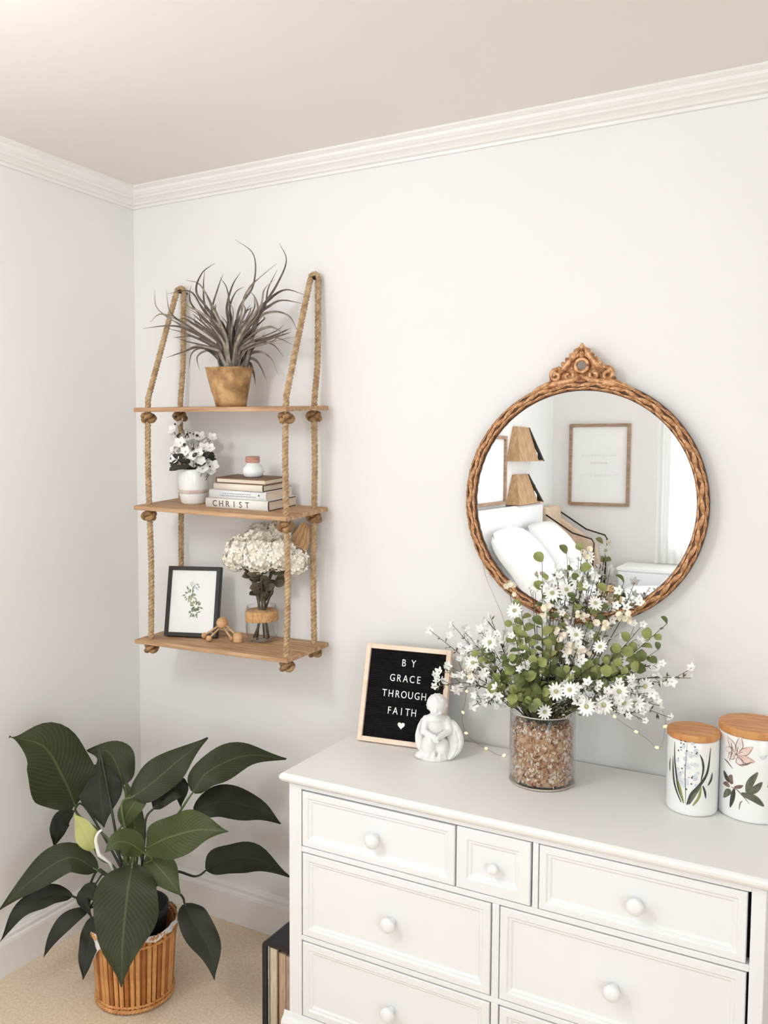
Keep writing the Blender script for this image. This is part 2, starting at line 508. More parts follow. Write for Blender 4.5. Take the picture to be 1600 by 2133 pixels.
GRASS = [
    [(0.546, -0.135, 1.823), (0.557, -0.143, 1.979), (0.622, -0.154, 2.052), (0.635, -0.167, 2.136), (0.575, -0.177, 2.186)],
    [(0.573, -0.13, 1.822), (0.621, -0.14, 1.955), (0.704, -0.152, 2.046), (0.749, -0.166, 2.109), (0.733, -0.178, 2.158)],
    [(0.562, -0.153, 1.821), (0.58, -0.152, 1.992), (0.605, -0.151, 2.046), (0.644, -0.15, 2.075), (0.703, -0.149, 2.109)],
    [(0.59, -0.142, 1.82), (0.624, -0.137, 1.967), (0.669, -0.13, 2.017), (0.717, -0.122, 2.038), (0.776, -0.115, 2.02)],
    [(0.596, -0.159, 1.819), (0.642, -0.161, 1.954), (0.694, -0.164, 1.99), (0.739, -0.167, 1.999), (0.807, -0.169, 1.984)],
    [(0.553, -0.104, 1.826), (0.595, -0.098, 1.958), (0.646, -0.092, 1.984), (0.7, -0.083, 1.969), (0.727, -0.077, 1.922)],
    [(0.585, -0.144, 1.821), (0.624, -0.157, 1.884), (0.676, -0.174, 1.895), (0.739, -0.194, 1.889), (0.803, -0.211, 1.864)],
    [(0.577, -0.142, 1.821), (0.612, -0.142, 1.874), (0.647, -0.142, 1.888), (0.687, -0.142, 1.878), (0.721, -0.141, 1.843)],
    [(0.555, -0.121, 1.824), (0.58, -0.121, 1.858), (0.621, -0.121, 1.864), (0.662, -0.121, 1.842), (0.686, -0.121, 1.796)],
    [(0.575, -0.153, 1.82), (0.601, -0.148, 1.842), (0.622, -0.142, 1.837), (0.637, -0.135, 1.813), (0.65, -0.129, 1.779)],
    [(0.48, -0.128, 1.827), (0.456, -0.136, 1.971), (0.401, -0.146, 2.052), (0.433, -0.158, 2.105), (0.49, -0.168, 2.127)],
    [(0.498, -0.128, 1.826), (0.485, -0.132, 1.944), (0.447, -0.137, 2.021), (0.41, -0.143, 2.077), (0.36, -0.149, 2.093)],
    [(0.483, -0.115, 1.828), (0.471, -0.116, 1.947), (0.434, -0.116, 1.992), (0.463, -0.116, 2.073), (0.482, -0.117, 2.108)],
    [(0.536, -0.145, 1.823), (0.53, -0.149, 1.939), (0.525, -0.155, 1.996), (0.551, -0.161, 2.057), (0.587, -0.167, 2.093)],
    [(0.458, -0.107, 1.829), (0.433, -0.108, 1.9), (0.318, -0.11, 1.958), (0.212, -0.113, 2.021), (0.2, -0.115, 2.083)],
    [(0.474, -0.113, 1.828), (0.446, -0.118, 1.894), (0.342, -0.125, 1.959), (0.282, -0.133, 2.005), (0.272, -0.139, 2.073)],
    [(0.473, -0.118, 1.828), (0.439, -0.117, 1.895), (0.328, -0.115, 1.952), (0.247, -0.114, 1.966), (0.145, -0.113, 1.964)],
    [(0.462, -0.105, 1.829), (0.435, -0.112, 1.887), (0.343, -0.12, 1.959), (0.244, -0.129, 2.001), (0.199, -0.137, 1.977)],
    [(0.467, -0.109, 1.829), (0.448, -0.121, 1.873), (0.401, -0.136, 1.89), (0.351, -0.154, 1.874), (0.297, -0.169, 1.858)],
    [(0.475, -0.11, 1.828), (0.453, -0.126, 1.864), (0.421, -0.146, 1.884), (0.401, -0.17, 1.866), (0.407, -0.19, 1.82)],
    [(0.477, -0.118, 1.828), (0.456, -0.123, 1.864), (0.428, -0.13, 1.877), (0.394, -0.137, 1.859), (0.407, -0.143, 1.816)],
    [(0.48, -0.113, 1.828), (0.456, -0.104, 1.925), (0.376, -0.092, 2.016), (0.314, -0.078, 2.075), (0.211, -0.067, 2.077)],
    [(0.514, -0.131, 1.825), (0.507, -0.133, 1.918), (0.519, -0.135, 1.999), (0.511, -0.137, 2.057), (0.487, -0.139, 2.091)],
    [(0.557, -0.14, 1.822), (0.586, -0.154, 1.935), (0.659, -0.17, 1.983), (0.689, -0.19, 2.029), (0.74, -0.207, 2.052)],
    [(0.541, -0.111, 1.825), (0.586, -0.127, 1.938), (0.657, -0.147, 1.987), (0.689, -0.171, 2.036), (0.735, -0.191, 2.079)],
    [(0.494, -0.111, 1.828), (0.474, -0.105, 1.949), (0.397, -0.098, 2.014), (0.38, -0.089, 2.085), (0.38, -0.082, 2.133)],
    [(0.53, -0.158, 1.822), (0.503, -0.155, 1.932), (0.425, -0.15, 1.987), (0.361, -0.145, 2.018), (0.351, -0.14, 2.049)],
    [(0.53, -0.1, 1.827), (0.562, -0.097, 1.836), (0.572, -0.093, 1.815), (0.576, -0.089, 1.795), (0.576, -0.085, 1.77)],
    [(0.51, -0.109, 1.827), (0.518, -0.121, 1.944), (0.52, -0.135, 1.999), (0.555, -0.152, 2.038), (0.596, -0.167, 2.049)],
    [(0.527, -0.103, 1.827), (0.554, -0.099, 1.936), (0.592, -0.095, 1.983), (0.584, -0.09, 2.026), (0.555, -0.086, 2.057)],
    [(0.501, -0.142, 1.824), (0.475, -0.133, 1.92), (0.368, -0.121, 2.013), (0.339, -0.107, 2.051), (0.334, -0.095, 2.088)],
    [(0.48, -0.123, 1.827), (0.46, -0.129, 1.88), (0.379, -0.136, 1.921), (0.342, -0.144, 1.922), (0.309, -0.151, 1.921)],
    [(0.557, -0.123, 1.824), (0.61, -0.139, 1.911), (0.681, -0.16, 1.928), (0.733, -0.185, 1.914), (0.772, -0.206, 1.893)],
    [(0.496, -0.137, 1.825), (0.491, -0.153, 1.908), (0.434, -0.173, 1.942), (0.401, -0.197, 1.966), (0.38, -0.216, 1.961)],
    [(0.529, -0.125, 1.825), (0.523, -0.121, 1.861), (0.529, -0.116, 1.915), (0.558, -0.109, 1.984), (0.582, -0.104, 2.0)],
    [(0.548, -0.152, 1.821), (0.561, -0.157, 1.855), (0.579, -0.163, 1.904), (0.652, -0.171, 1.964), (0.656, -0.177, 1.99)],
    [(0.543, -0.124, 1.824), (0.555, -0.127, 1.858), (0.581, -0.131, 1.881), (0.674, -0.136, 1.904), (0.731, -0.141, 1.92)],
    [(0.529, -0.138, 1.824), (0.536, -0.154, 1.857), (0.552, -0.174, 1.893), (0.566, -0.199, 1.938), (0.583, -0.219, 1.952)],
    [(0.516, -0.151, 1.823), (0.494, -0.15, 1.859), (0.479, -0.149, 1.873), (0.408, -0.147, 1.89), (0.366, -0.146, 1.887)],
    [(0.516, -0.105, 1.827), (0.524, -0.107, 1.862), (0.536, -0.108, 1.89), (0.581, -0.11, 1.923), (0.615, -0.112, 1.944)],
    [(0.535, -0.144, 1.823), (0.542, -0.146, 1.857), (0.545, -0.147, 1.891), (0.565, -0.15, 1.932), (0.547, -0.151, 1.941)],
    [(0.491, -0.115, 1.827), (0.485, -0.117, 1.863), (0.48, -0.121, 1.892), (0.434, -0.124, 1.93), (0.445, -0.127, 1.934)],
    [(0.528, -0.146, 1.823), (0.52, -0.153, 1.857), (0.513, -0.161, 1.912), (0.459, -0.172, 1.986), (0.445, -0.18, 2.011)],
    [(0.525, -0.149, 1.823), (0.507, -0.146, 1.859), (0.486, -0.142, 1.908), (0.396, -0.136, 1.976), (0.372, -0.132, 1.992)],
    [(0.555, -0.155, 1.821), (0.571, -0.153, 1.855), (0.581, -0.15, 1.877), (0.642, -0.147, 1.901), (0.658, -0.145, 1.918)],
    [(0.52, -0.153, 1.823), (0.508, -0.153, 1.858), (0.498, -0.153, 1.88), (0.449, -0.153, 1.907), (0.417, -0.153, 1.915)],
    [(0.478, -0.107, 1.829), (0.462, -0.111, 1.865), (0.442, -0.115, 1.884), (0.342, -0.121, 1.91), (0.296, -0.125, 1.925)],
    [(0.525, -0.112, 1.826), (0.546, -0.129, 1.859), (0.576, -0.151, 1.888), (0.659, -0.176, 1.921), (0.689, -0.198, 1.932)],
    [(0.558, -0.157, 1.821), (0.569, -0.17, 1.853), (0.591, -0.187, 1.879), (0.637, -0.207, 1.908), (0.686, -0.224, 1.927)],
    [(0.52, -0.119, 1.826), (0.541, -0.13, 1.859), (0.565, -0.145, 1.904), (0.645, -0.162, 1.959), (0.654, -0.176, 1.974)],
    [(0.497, -0.102, 1.828), (0.484, -0.1, 1.865), (0.472, -0.097, 1.915), (0.435, -0.094, 1.981), (0.393, -0.092, 2.022)],
    [(0.522, -0.152, 1.823), (0.509, -0.151, 1.858), (0.486, -0.15, 1.905), (0.393, -0.149, 1.969), (0.341, -0.148, 1.991)],
    [(0.556, -0.146, 1.822), (0.575, -0.154, 1.855), (0.606, -0.164, 1.883), (0.718, -0.176, 1.912), (0.754, -0.186, 1.927)],
    [(0.526, -0.139, 1.824), (0.534, -0.146, 1.858), (0.54, -0.154, 1.913), (0.555, -0.163, 1.984), (0.543, -0.171, 2.008)],
    [(0.524, -0.11, 1.826), (0.528, -0.109, 1.862), (0.542, -0.107, 1.906), (0.62, -0.105, 1.959), (0.622, -0.103, 1.972)],
    [(0.506, -0.134, 1.825), (0.482, -0.126, 1.862), (0.46, -0.117, 1.887), (0.379, -0.106, 1.92), (0.348, -0.096, 1.923)],
    [(0.513, -0.124, 1.825), (0.502, -0.125, 1.861), (0.492, -0.126, 1.919), (0.445, -0.127, 1.999), (0.431, -0.128, 2.036)],
    [(0.512, -0.136, 1.824), (0.521, -0.151, 1.858), (0.528, -0.17, 1.888), (0.515, -0.193, 1.928), (0.496, -0.212, 1.952)],
    [(0.55, -0.148, 1.822), (0.563, -0.165, 1.854), (0.591, -0.186, 1.907), (0.667, -0.211, 1.971), (0.685, -0.232, 2.006)],
    [(0.539, -0.131, 1.824), (0.558, -0.126, 1.858), (0.571, -0.12, 1.876), (0.652, -0.113, 1.892), (0.676, -0.107, 1.904)],
    [(0.529, -0.132, 1.824), (0.522, -0.123, 1.86), (0.52, -0.112, 1.919), (0.537, -0.099, 1.996), (0.536, -0.088, 2.03)],
    [(0.499, -0.134, 1.825), (0.488, -0.138, 1.861), (0.465, -0.143, 1.89), (0.355, -0.149, 1.932), (0.289, -0.154, 1.95)],
    [(0.552, -0.151, 1.821), (0.575, -0.164, 1.854), (0.599, -0.18, 1.874), (0.663, -0.2, 1.895), (0.706, -0.217, 1.89)],
    [(0.529, -0.137, 1.824), (0.529, -0.128, 1.859), (0.527, -0.118, 1.916), (0.554, -0.105, 1.987), (0.537, -0.095, 2.021)],
    [(0.513, -0.145, 1.824), (0.51, -0.154, 1.858), (0.498, -0.167, 1.896), (0.419, -0.181, 1.949), (0.383, -0.193, 1.971)],
    [(0.555, -0.143, 1.822), (0.58, -0.154, 1.854), (0.618, -0.167, 1.871), (0.735, -0.184, 1.885), (0.806, -0.198, 1.889)],
    [(0.542, -0.158, 1.821), (0.533, -0.148, 1.857), (0.523, -0.136, 1.915), (0.509, -0.122, 1.99), (0.497, -0.109, 2.028)],
    [(0.498, -0.104, 1.828), (0.488, -0.101, 1.864), (0.482, -0.098, 1.901), (0.462, -0.094, 1.948), (0.445, -0.091, 1.956)],
    [(0.54, -0.132, 1.824), (0.552, -0.121, 1.859), (0.562, -0.108, 1.882), (0.641, -0.093, 1.905), (0.665, -0.08, 1.919)],
    [(0.497, -0.12, 1.827), (0.484, -0.129, 1.862), (0.482, -0.141, 1.882), (0.427, -0.155, 1.908), (0.426, -0.166, 1.907)],
    [(0.5, -0.116, 1.827), (0.507, -0.129, 1.861), (0.514, -0.146, 1.913), (0.492, -0.165, 1.982), (0.507, -0.182, 2.003)],
    [(0.547, -0.159, 1.821), (0.565, -0.17, 1.854), (0.585, -0.183, 1.902), (0.641, -0.2, 1.961), (0.66, -0.214, 1.98)],
    [(0.515, -0.136, 1.824), (0.497, -0.125, 1.862), (0.477, -0.111, 1.905), (0.414, -0.094, 1.965), (0.399, -0.08, 1.985)],
    [(0.518, -0.141, 1.824), (0.514, -0.145, 1.859), (0.506, -0.15, 1.913), (0.449, -0.156, 1.988), (0.439, -0.161, 2.016)],
    [(0.483, -0.116, 1.827), (0.464, -0.113, 1.864), (0.439, -0.108, 1.884), (0.339, -0.103, 1.91), (0.283, -0.098, 1.917)],
    [(0.538, -0.146, 1.822), (0.527, -0.143, 1.858), (0.524, -0.141, 1.917), (0.511, -0.137, 1.994), (0.514, -0.135, 2.019)],
    [(0.514, -0.121, 1.826), (0.504, -0.126, 1.861), (0.502, -0.133, 1.91), (0.47, -0.14, 1.975), (0.475, -0.147, 1.992)],
    [(0.542, -0.16, 1.821), (0.544, -0.176, 1.854), (0.553, -0.196, 1.905), (0.532, -0.22, 1.974), (0.554, -0.24, 1.994)],
    [(0.549, -0.135, 1.823), (0.577, -0.152, 1.855), (0.619, -0.173, 1.875), (0.746, -0.198, 1.894), (0.8, -0.219, 1.898)],
    [(0.48, -0.101, 1.829), (0.469, -0.103, 1.865), (0.455, -0.106, 1.907), (0.368, -0.11, 1.965), (0.363, -0.113, 1.988)],
    [(0.555, -0.154, 1.821), (0.568, -0.17, 1.853), (0.596, -0.19, 1.898), (0.663, -0.214, 1.952), (0.707, -0.234, 1.978)],
    [(0.53, -0.131, 1.824), (0.536, -0.12, 1.86), (0.541, -0.108, 1.9), (0.594, -0.093, 1.949), (0.617, -0.08, 1.971)],
    [(0.538, -0.145, 1.822), (0.555, -0.162, 1.855), (0.581, -0.182, 1.905), (0.634, -0.207, 1.966), (0.669, -0.228, 1.983)],
    [(0.52, -0.156, 1.822), (0.509, -0.167, 1.857), (0.508, -0.18, 1.869), (0.458, -0.195, 1.883), (0.439, -0.208, 1.884)],
    [(0.512, -0.142, 1.824), (0.519, -0.158, 1.857), (0.521, -0.179, 1.896), (0.474, -0.203, 1.949), (0.473, -0.224, 1.978)],
    [(0.498, -0.102, 1.828), (0.505, -0.114, 1.862), (0.514, -0.13, 1.899), (0.523, -0.149, 1.946), (0.51, -0.165, 1.973)],
    [(0.513, -0.136, 1.824), (0.51, -0.138, 1.859), (0.504, -0.14, 1.893), (0.475, -0.144, 1.937), (0.448, -0.146, 1.967)],
    [(0.53, -0.141, 1.823), (0.537, -0.156, 1.856), (0.552, -0.174, 1.897), (0.563, -0.197, 1.949), (0.581, -0.215, 1.965)],
    [(0.494, -0.105, 1.828), (0.477, -0.105, 1.865), (0.457, -0.105, 1.916), (0.379, -0.105, 1.987), (0.321, -0.105, 2.021)],
    [(0.526, -0.147, 1.823), (0.529, -0.165, 1.856), (0.535, -0.186, 1.891), (0.511, -0.213, 1.937), (0.491, -0.235, 1.947)],
    [(0.515, -0.131, 1.825), (0.51, -0.132, 1.86), (0.508, -0.133, 1.891), (0.491, -0.134, 1.931), (0.49, -0.135, 1.956)],
    [(0.523, -0.122, 1.825), (0.514, -0.119, 1.861), (0.514, -0.114, 1.905), (0.519, -0.108, 1.96), (0.523, -0.104, 1.971)],
    [(0.55, -0.142, 1.822), (0.559, -0.146, 1.856), (0.579, -0.152, 1.886), (0.645, -0.159, 1.92), (0.688, -0.164, 1.929)],
    [(0.527, -0.147, 1.823), (0.534, -0.161, 1.856), (0.545, -0.179, 1.887), (0.541, -0.201, 1.927), (0.553, -0.219, 1.939)],
    [(0.566, -0.155, 1.82), (0.573, -0.15, 1.855), (0.595, -0.143, 1.882), (0.699, -0.135, 1.911), (0.739, -0.129, 1.926)],
    [(0.544, -0.141, 1.823), (0.573, -0.155, 1.855), (0.593, -0.173, 1.868), (0.654, -0.194, 1.881), (0.666, -0.212, 1.883)],
    [(0.538, -0.145, 1.822), (0.554, -0.161, 1.855), (0.574, -0.18, 1.886), (0.612, -0.203, 1.923), (0.641, -0.223, 1.926)],
    [(0.507, -0.125, 1.826), (0.514, -0.136, 1.859), (0.517, -0.149, 1.901), (0.503, -0.165, 1.956), (0.489, -0.179, 1.983)],
    [(0.53, -0.118, 1.825), (0.563, -0.135, 1.857), (0.598, -0.155, 1.87), (0.691, -0.18, 1.88), (0.757, -0.201, 1.871)],
    [(0.531, -0.143, 1.823), (0.543, -0.15, 1.857), (0.557, -0.158, 1.894), (0.584, -0.168, 1.939), (0.623, -0.177, 1.955)],
]
SPRIGS = [('g', (1.465, -0.17, 1.184)), ('g', (1.455, -0.2, 1.142)), ('g', (1.51, -0.24, 1.124)), ('g', (1.532, -0.2, 1.149)), ('g', (1.466, -0.26, 1.07)), ('g', (1.517, -0.29, 1.036)), ('g', (1.548, -0.28, 1.078)), ('g', (1.573, -0.25, 1.104)), ('g', (1.436, -0.27, 1.009)), ('g', (1.5, -0.3, 0.996)), ('g', (1.571, -0.31, 1.014)), ('g', (1.669, -0.22, 1.069)), ('g', (1.72, -0.2, 1.1)), ('g', (1.818, -0.15, 1.171)), ('g', (1.804, -0.17, 1.112)), ('g', (1.737, -0.18, 1.126)), ('g', (1.706, -0.25, 1.052)), ('g', (1.76, -0.2, 1.059)), ('g', (1.377, -0.22, 1.064)), ('g', (1.607, -0.12, 1.329)), ('g', (1.506, -0.13, 1.294)), ('g', (1.665, -0.12, 1.23)), ('g', (1.559, -0.15, 1.161)), ('g', (1.624, -0.28, 1.059)), ('g', (1.543, -0.31, 0.981)), ('w', (1.207, -0.16, 1.094)), ('w', (1.273, -0.16, 1.116)), ('w', (1.309, -0.19, 1.069)), ('w', (1.345, -0.22, 1.02)), ('w', (1.356, -0.17, 1.114)), ('w', (1.332, -0.24, 0.974)), ('w', (1.412, -0.27, 0.952)), ('w', (1.482, -0.13, 1.219)), ('w', (1.541, -0.12, 1.28)), ('w', (1.572, -0.11, 1.298)), ('w', (1.605, -0.11, 1.274)), ('w', (1.633, -0.1, 1.263)), ('w', (1.695, -0.11, 1.233)), ('w', (1.73, -0.11, 1.216)), ('w', (1.687, -0.14, 1.166)), ('w', (1.643, -0.17, 1.132)), ('w', (1.878, -0.17, 1.054)), ('w', (1.838, -0.18, 1.042)), ('w', (1.801, -0.21, 1.008)), ('w', (1.841, -0.2, 0.963)), ('w', (1.793, -0.24, 0.959)), ('w', (1.759, -0.26, 0.972)), ('w', (1.813, -0.17, 1.08)), ('w', (1.378, -0.16, 1.152)), ('w', (1.372, -0.25, 0.935)), ('w', (1.255, -0.2, 0.995)), ('w', (1.242, -0.2, 0.955)), ('w', (1.761, -0.14, 1.162)), ('d', (1.57, -0.285, 0.958)), ('d', (1.636, -0.31, 1.026)), ('d', (1.648, -0.15, 1.204)), ('d', (1.734, -0.25, 1.022)), ('d', (1.707, -0.28, 0.994)), ('d', (1.768, -0.23, 0.994)), ('d', (1.597, -0.12, 1.247)), ('d', (1.569, -0.13, 1.228)), ('d', (1.599, -0.295, 1.014)), ('d', (1.492, -0.14, 1.235)), ('d', (1.673, -0.3, 0.99)), ('d', (1.403, -0.22, 1.094)), ('d', (1.46, -0.2, 1.176)), ('d', (1.675, -0.2, 1.109)), ('d', (1.616, -0.2, 1.132)), ('d', (1.362, -0.23, 1.039)), ('d', (1.782, -0.2, 1.028)), ('d', (1.617, -0.11, 1.311)), ('d', (1.536, -0.14, 1.218)), ('d', (1.745, -0.25, 0.996)), ('b', (1.575, -0.2, 1.13)), ('b', (1.635, -0.2, 1.09)), ('b', (1.611, -0.22, 1.103)), ('b', (1.363, -0.23, 1.013)), ('b', (1.534, -0.17, 1.178)), ('b', (1.621, -0.17, 1.165)), ('b', (1.671, -0.17, 1.158)), ('b', (1.715, -0.14, 1.178)), ('b', (1.616, -0.11, 1.323)), ('b', (1.422, -0.14, 1.221)), ('k', (1.559, -0.2, 1.021)), ('k', (1.636, -0.2, 1.043)), ('k', (1.653, -0.18, 1.076)), ('k', (1.594, -0.2, 1.061)), ('k', (1.535, -0.27, 0.964)), ('k', (1.609, -0.28, 0.966)), ('k', (1.634, -0.25, 0.985)), ('k', (1.698, -0.2, 1.057)), ('k', (1.534, -0.2, 1.042))]
SPRIGS += [('w', (1.664, -0.26, 1.037)), ('w', (1.711, -0.27, 1.024)), ('w', (1.742, -0.28, 0.986)), ('w', (1.665, -0.3, 1.008)), ('w', (1.762, -0.23, 1.021)), ('w', (1.407, -0.26, 1.027)), ('w', (1.349, -0.2, 1.081)), ('w', (1.457, -0.29, 0.982)), ('w', (1.628, -0.22, 1.11)), ('w', (1.586, -0.18, 1.151)), ('w', (1.532, -0.13, 1.241)), ('w', (1.512, -0.28, 1.092)), ('w', (1.731, -0.24, 1.042)), ('w', (1.698, -0.3, 0.985)), ('w', (1.428, -0.22, 1.106)), ('w', (1.816, -0.2, 0.988))]

# ------------------------------------------------------------------ the room
H = 2.44
RX, RY = 3.9, -4.7
T = 0.12


def struct(mb, name, m, parent=None, label=None, **k):
    o = mb.build(name, m, parent, **k)
    o['kind'] = 'structure'
    return o


struct(MB().box((-T, RY - T, -0.1), (RX + T, T, 0)), 'floor', M_CARPET)
struct(MB().box((-T, RY - T, H), (RX + T, T, H + 0.1)), 'ceiling', M_CEIL)
struct(MB().box((0, 0, 0), (RX, T, H)), 'wall_back', M_WALL)
WZ0, WZ1 = 0.85, 2.15


def wall_with_window(name, axis, a0, a1, w0, w1, c0, c1):
    mb = MB()

    def bx(p0, p1, z0, z1):
        if axis == 'y':
            mb.box((c0, p0, z0), (c1, p1, z1))
        else:
            mb.box((p0, c0, z0), (p1, c1, z1))
    bx(a0, w0, 0, H)
    bx(w1, a1, 0, H)
    bx(w0, w1, 0, WZ0)
    bx(w0, w1, WZ1, H)
    return struct(mb, name, M_WALL)


wall_with_window('wall_left', 'y', RY, T, -2.96, -1.50, -T, 0)
wall_with_window('wall_right', 'y', RY, T, -4.3, -2.5, RX, RX + T)
wall_with_window('wall_front', 'x', 0, RX, 0.95, 2.5, RY - T, RY)

M_PANE = glass_mat('window_glass', (0.99, 1, 1), 0.2)


def window(n, axis, w0, w1, c):
    """white sash window: frame, mullions and two panes, set in the opening"""
    fr, gl = MB(), []
    t = 0.05

    def bx(mb, p0, p1, z0, z1, d=0.025):
        if axis == 'y':
            mb.box((c - d, p0, z0), (c + d, p1, z1))
        else:
            mb.box((p0, c - d, z0), (p1, c + d, z1))
    mid = (w0 + w1) / 2
    bx(fr, w0, w0 + t, WZ0, WZ1)
    bx(fr, w1 - t, w1, WZ0, WZ1)
    bx(fr, w0 + t, w1 - t, WZ0, WZ0 + t)
    bx(fr, w0 + t, w1 - t, WZ1 - t, WZ1)
    bx(fr, mid - t / 2, mid + t / 2, WZ0 + t, WZ1 - t)
    f = struct(fr, 'window_%d' % n, M_TRIM)
    for p0, p1 in ((w0 + t, mid - t / 2), (mid + t / 2, w1 - t)):
        g = MB()
        bx(g, p0, p1, WZ0 + t, WZ1 - t, 0.002)
        g.build('pane', M_PANE, f)
    return f


window(1, 'y', -2.96, -1.50, -0.07)
window(2, 'x', 0.95, 2.5, RY - 0.07)
window(3, 'y', -4.3, -2.5, RX + 0.07)

# cornice: stepped profile (out from wall, down from ceiling)
CROWN = [(0, 0), (0.072, 0), (0.072, 0.006), (0.066, 0.009), (0.060, 0.012), (0.057, 0.019), (0.050, 0.025), (0.044, 0.028), (0.041, 0.033),
         (0.033, 0.036), (0.025, 0.041), (0.021, 0.046), (0.012, 0.048), (0.010, 0.055), (0, 0.055)]
BASE = [(0, 0.13), (0.006, 0.13), (0.008, 0.124), (0.012, 0.118), (0.012, 0.108), (0.016, 0.103), (0.018, 0.095), (0.018, 0.0), (0, 0.0)]


def moulding(name, prof, side, zfn):
    """a moulding run along one wall, mitred at both ends"""
    mb = MB()
    vs = []
    for end in (0, 1):
        for d, h in prof:
            z = zfn(h)
            if side == 'back':
                vs.append(((d if end == 0 else RX - d), -d, z))
            elif side == 'front':
                vs.append(((d if end == 0 else RX - d), RY + d, z))
            elif side == 'left':
                vs.append((d, (-d if end == 0 else RY + d), z))
            else:
                vs.append((RX - d, (-d if end == 0 else RY + d), z))
    n = len(prof)
    fs = [(i, (i + 1) % n, n + (i + 1) % n, n + i) for i in range(n)]
    mb.add(vs, fs)
    return struct(mb, name, M_TRIM)


for i, s in enumerate(('back', 'left', 'front', 'right')):
    moulding('trim_%d' % (i + 1), CROWN, s, lambda h: H - h)
    moulding('baseboard_' + s, BASE, s, lambda h: h)

# fill lamp added out of view to even out the window light
cl = thing('fill_lamp', 'unseen globe lamp added to fill the room with light from above', 'fill lamp', (0.72, -1.85, H))
m_gl = bpy.data.materials.new('lit_globe')
m_gl.use_nodes = True
pg = m_gl.node_tree.nodes['Principled BSDF']
pg.inputs['Base Color'].default_value = (0.9, 0.88, 0.84, 1)
pg.inputs['Emission Color'].default_value = (0.97, 0.98, 1.0, 1)
pg.inputs['Emission Strength'].default_value = 31.0
MB().lathe([(0, -0.002), (0.07, -0.002), (0.07, -0.02), (0.05, -0.03), (0, -0.03)], 32).build('base', M_TRIM, cl, smooth=True)
MB().tube([(0, 0, -0.03), (0, 0, -0.23)], 0.004, 8).build('cord', M_TRIM, cl, smooth=True)
MB().ball((0, 0, -0.365), 0.14, 28, 18).build('globe', m_gl, cl, smooth=True)

# ------------------------------------------------------------------ dresser
DX0, DX1, DY0, DY1, DH = 0.952, 2.072, -0.448, -0.024, 0.754
dr = thing('dresser', 'long white painted chest of drawers with round knobs under the mirror', 'dresser', (1.512, -0.24, 0))
c = MB()
TT = 0.724
c.box((DX0, DY0, 0.0), (0.990, DY0 + 0.03, TT)).box((2.045, DY0, 0.0), (DX1, DY0 + 0.03, TT))
c.box((DX0, DY0 + 0.03, 0.0), (DX0 + 0.02, DY1, TT)).box((DX1 - 0.02, DY0 + 0.03, 0.0), (DX1, DY1, TT))
c.box((DX0 + 0.02, DY1 - 0.01, 0.02), (DX1 - 0.02, DY1, TT))
c.box((0.990, DY0, 0.715), (2.045, DY0 + 0.03, TT))
c.box((0.990, DY0, 0.553), (2.045, DY0 + 0.03, 0.567))
c.box((0.990, DY0, 0.320), (2.045, DY0 + 0.03, 0.333))
c.box((0.990, DY0, 0.0), (2.045, DY0 + 0.03, 0.118))
c.box((1.601, DY0, 0.567), (1.614, DY0 + 0.03, 0.715))
c.box((1.508, DY0, 0.118), (1.525, DY0 + 0.03, 0.320)).box((1.508, DY0, 0.333), (1.525, DY0 + 0.03, 0.553))
c.box((DX0 + 0.02, DY0 + 0.03, 0.10), (DX1 - 0.02, DY1 - 0.01, 0.118))
c.build('carcass', M_DRESS, dr, world=True, bevel=0.0015)
pl_ = MB()
pl_.prism([(0, 0), (0.016, 0), (0.016, 0.092), (0.012, 0.1), (0.004, 0.106), (0, 0.118)], 1.152,
          lambda x, y, w: (DX0 - 0.016 + w, DY0 - x, y))
pl_.prism([(0, 0), (0.016, 0), (0.016, 0.092), (0.012, 0.1), (0.004, 0.106), (0, 0.118)], 0.424,
          lambda x, y, w: (DX0 - x, DY0 + w, y))
pl_.build('plinth', M_DRESS, dr, world=True)
tp = MB()
prof = [(-0.002, 0.0), (0.004, 0.004), (0.010, 0.007), (0.016, 0.010), (0.020, 0.016), (0.021, 0.022), (0.018, 0.027), (0.013, 0.030)]
vs, fs = [], []
for o_, z in prof:
    k = o_ * 0.8
    vs += [(DX0 - k, DY0 - o_, TT + z), (DX1 + k, DY0 - o_, TT + z), (DX1 + k, DY1 + 0.012, TT + z), (DX0 - k, DY1 + 0.012, TT + z)]
for i in range(len(prof) - 1):
    for j in range(4):
        fs.append((i * 4 + j, i * 4 + (j + 1) % 4, i * 4 + 4 + (j + 1) % 4, i * 4 + 4 + j))
n = len(prof)
fs += [(3, 2, 1, 0), ((n - 1) * 4, (n - 1) * 4 + 1, (n - 1) * 4 + 2, (n - 1) * 4 + 3)]
tp.add(vs, fs).build('top', M_DTOP, dr, world=True)


def panel_front(x0, x1, z0, z1, y, b):
    rings = [(0, -0.018), (0, 0.0), (0.002, 0.0015), (b, 0.0015), (b + 0.003, -0.0025), (b + 0.008, -0.0025), (b + 0.012, -0.0065), (b + 0.016, -0.0065)]
    vs, fs = [], []
    for o_, d in rings:
        vs += [(x0 + o_, y - d, z0 + o_), (x1 - o_, y - d, z0 + o_), (x1 - o_, y - d, z1 - o_), (x0 + o_, y - d, z1 - o_)]
    for i in range(len(rings) - 1):
        for j in range(4):
            fs.append((i * 4 + j, i * 4 + (j + 1) % 4, i * 4 + 4 + (j + 1) % 4, i * 4 + 4 + j))
    n = len(rings)
    fs += [(3, 2, 1, 0), tuple(range((n - 1) * 4, n * 4))]
    return MB().add(vs, fs)


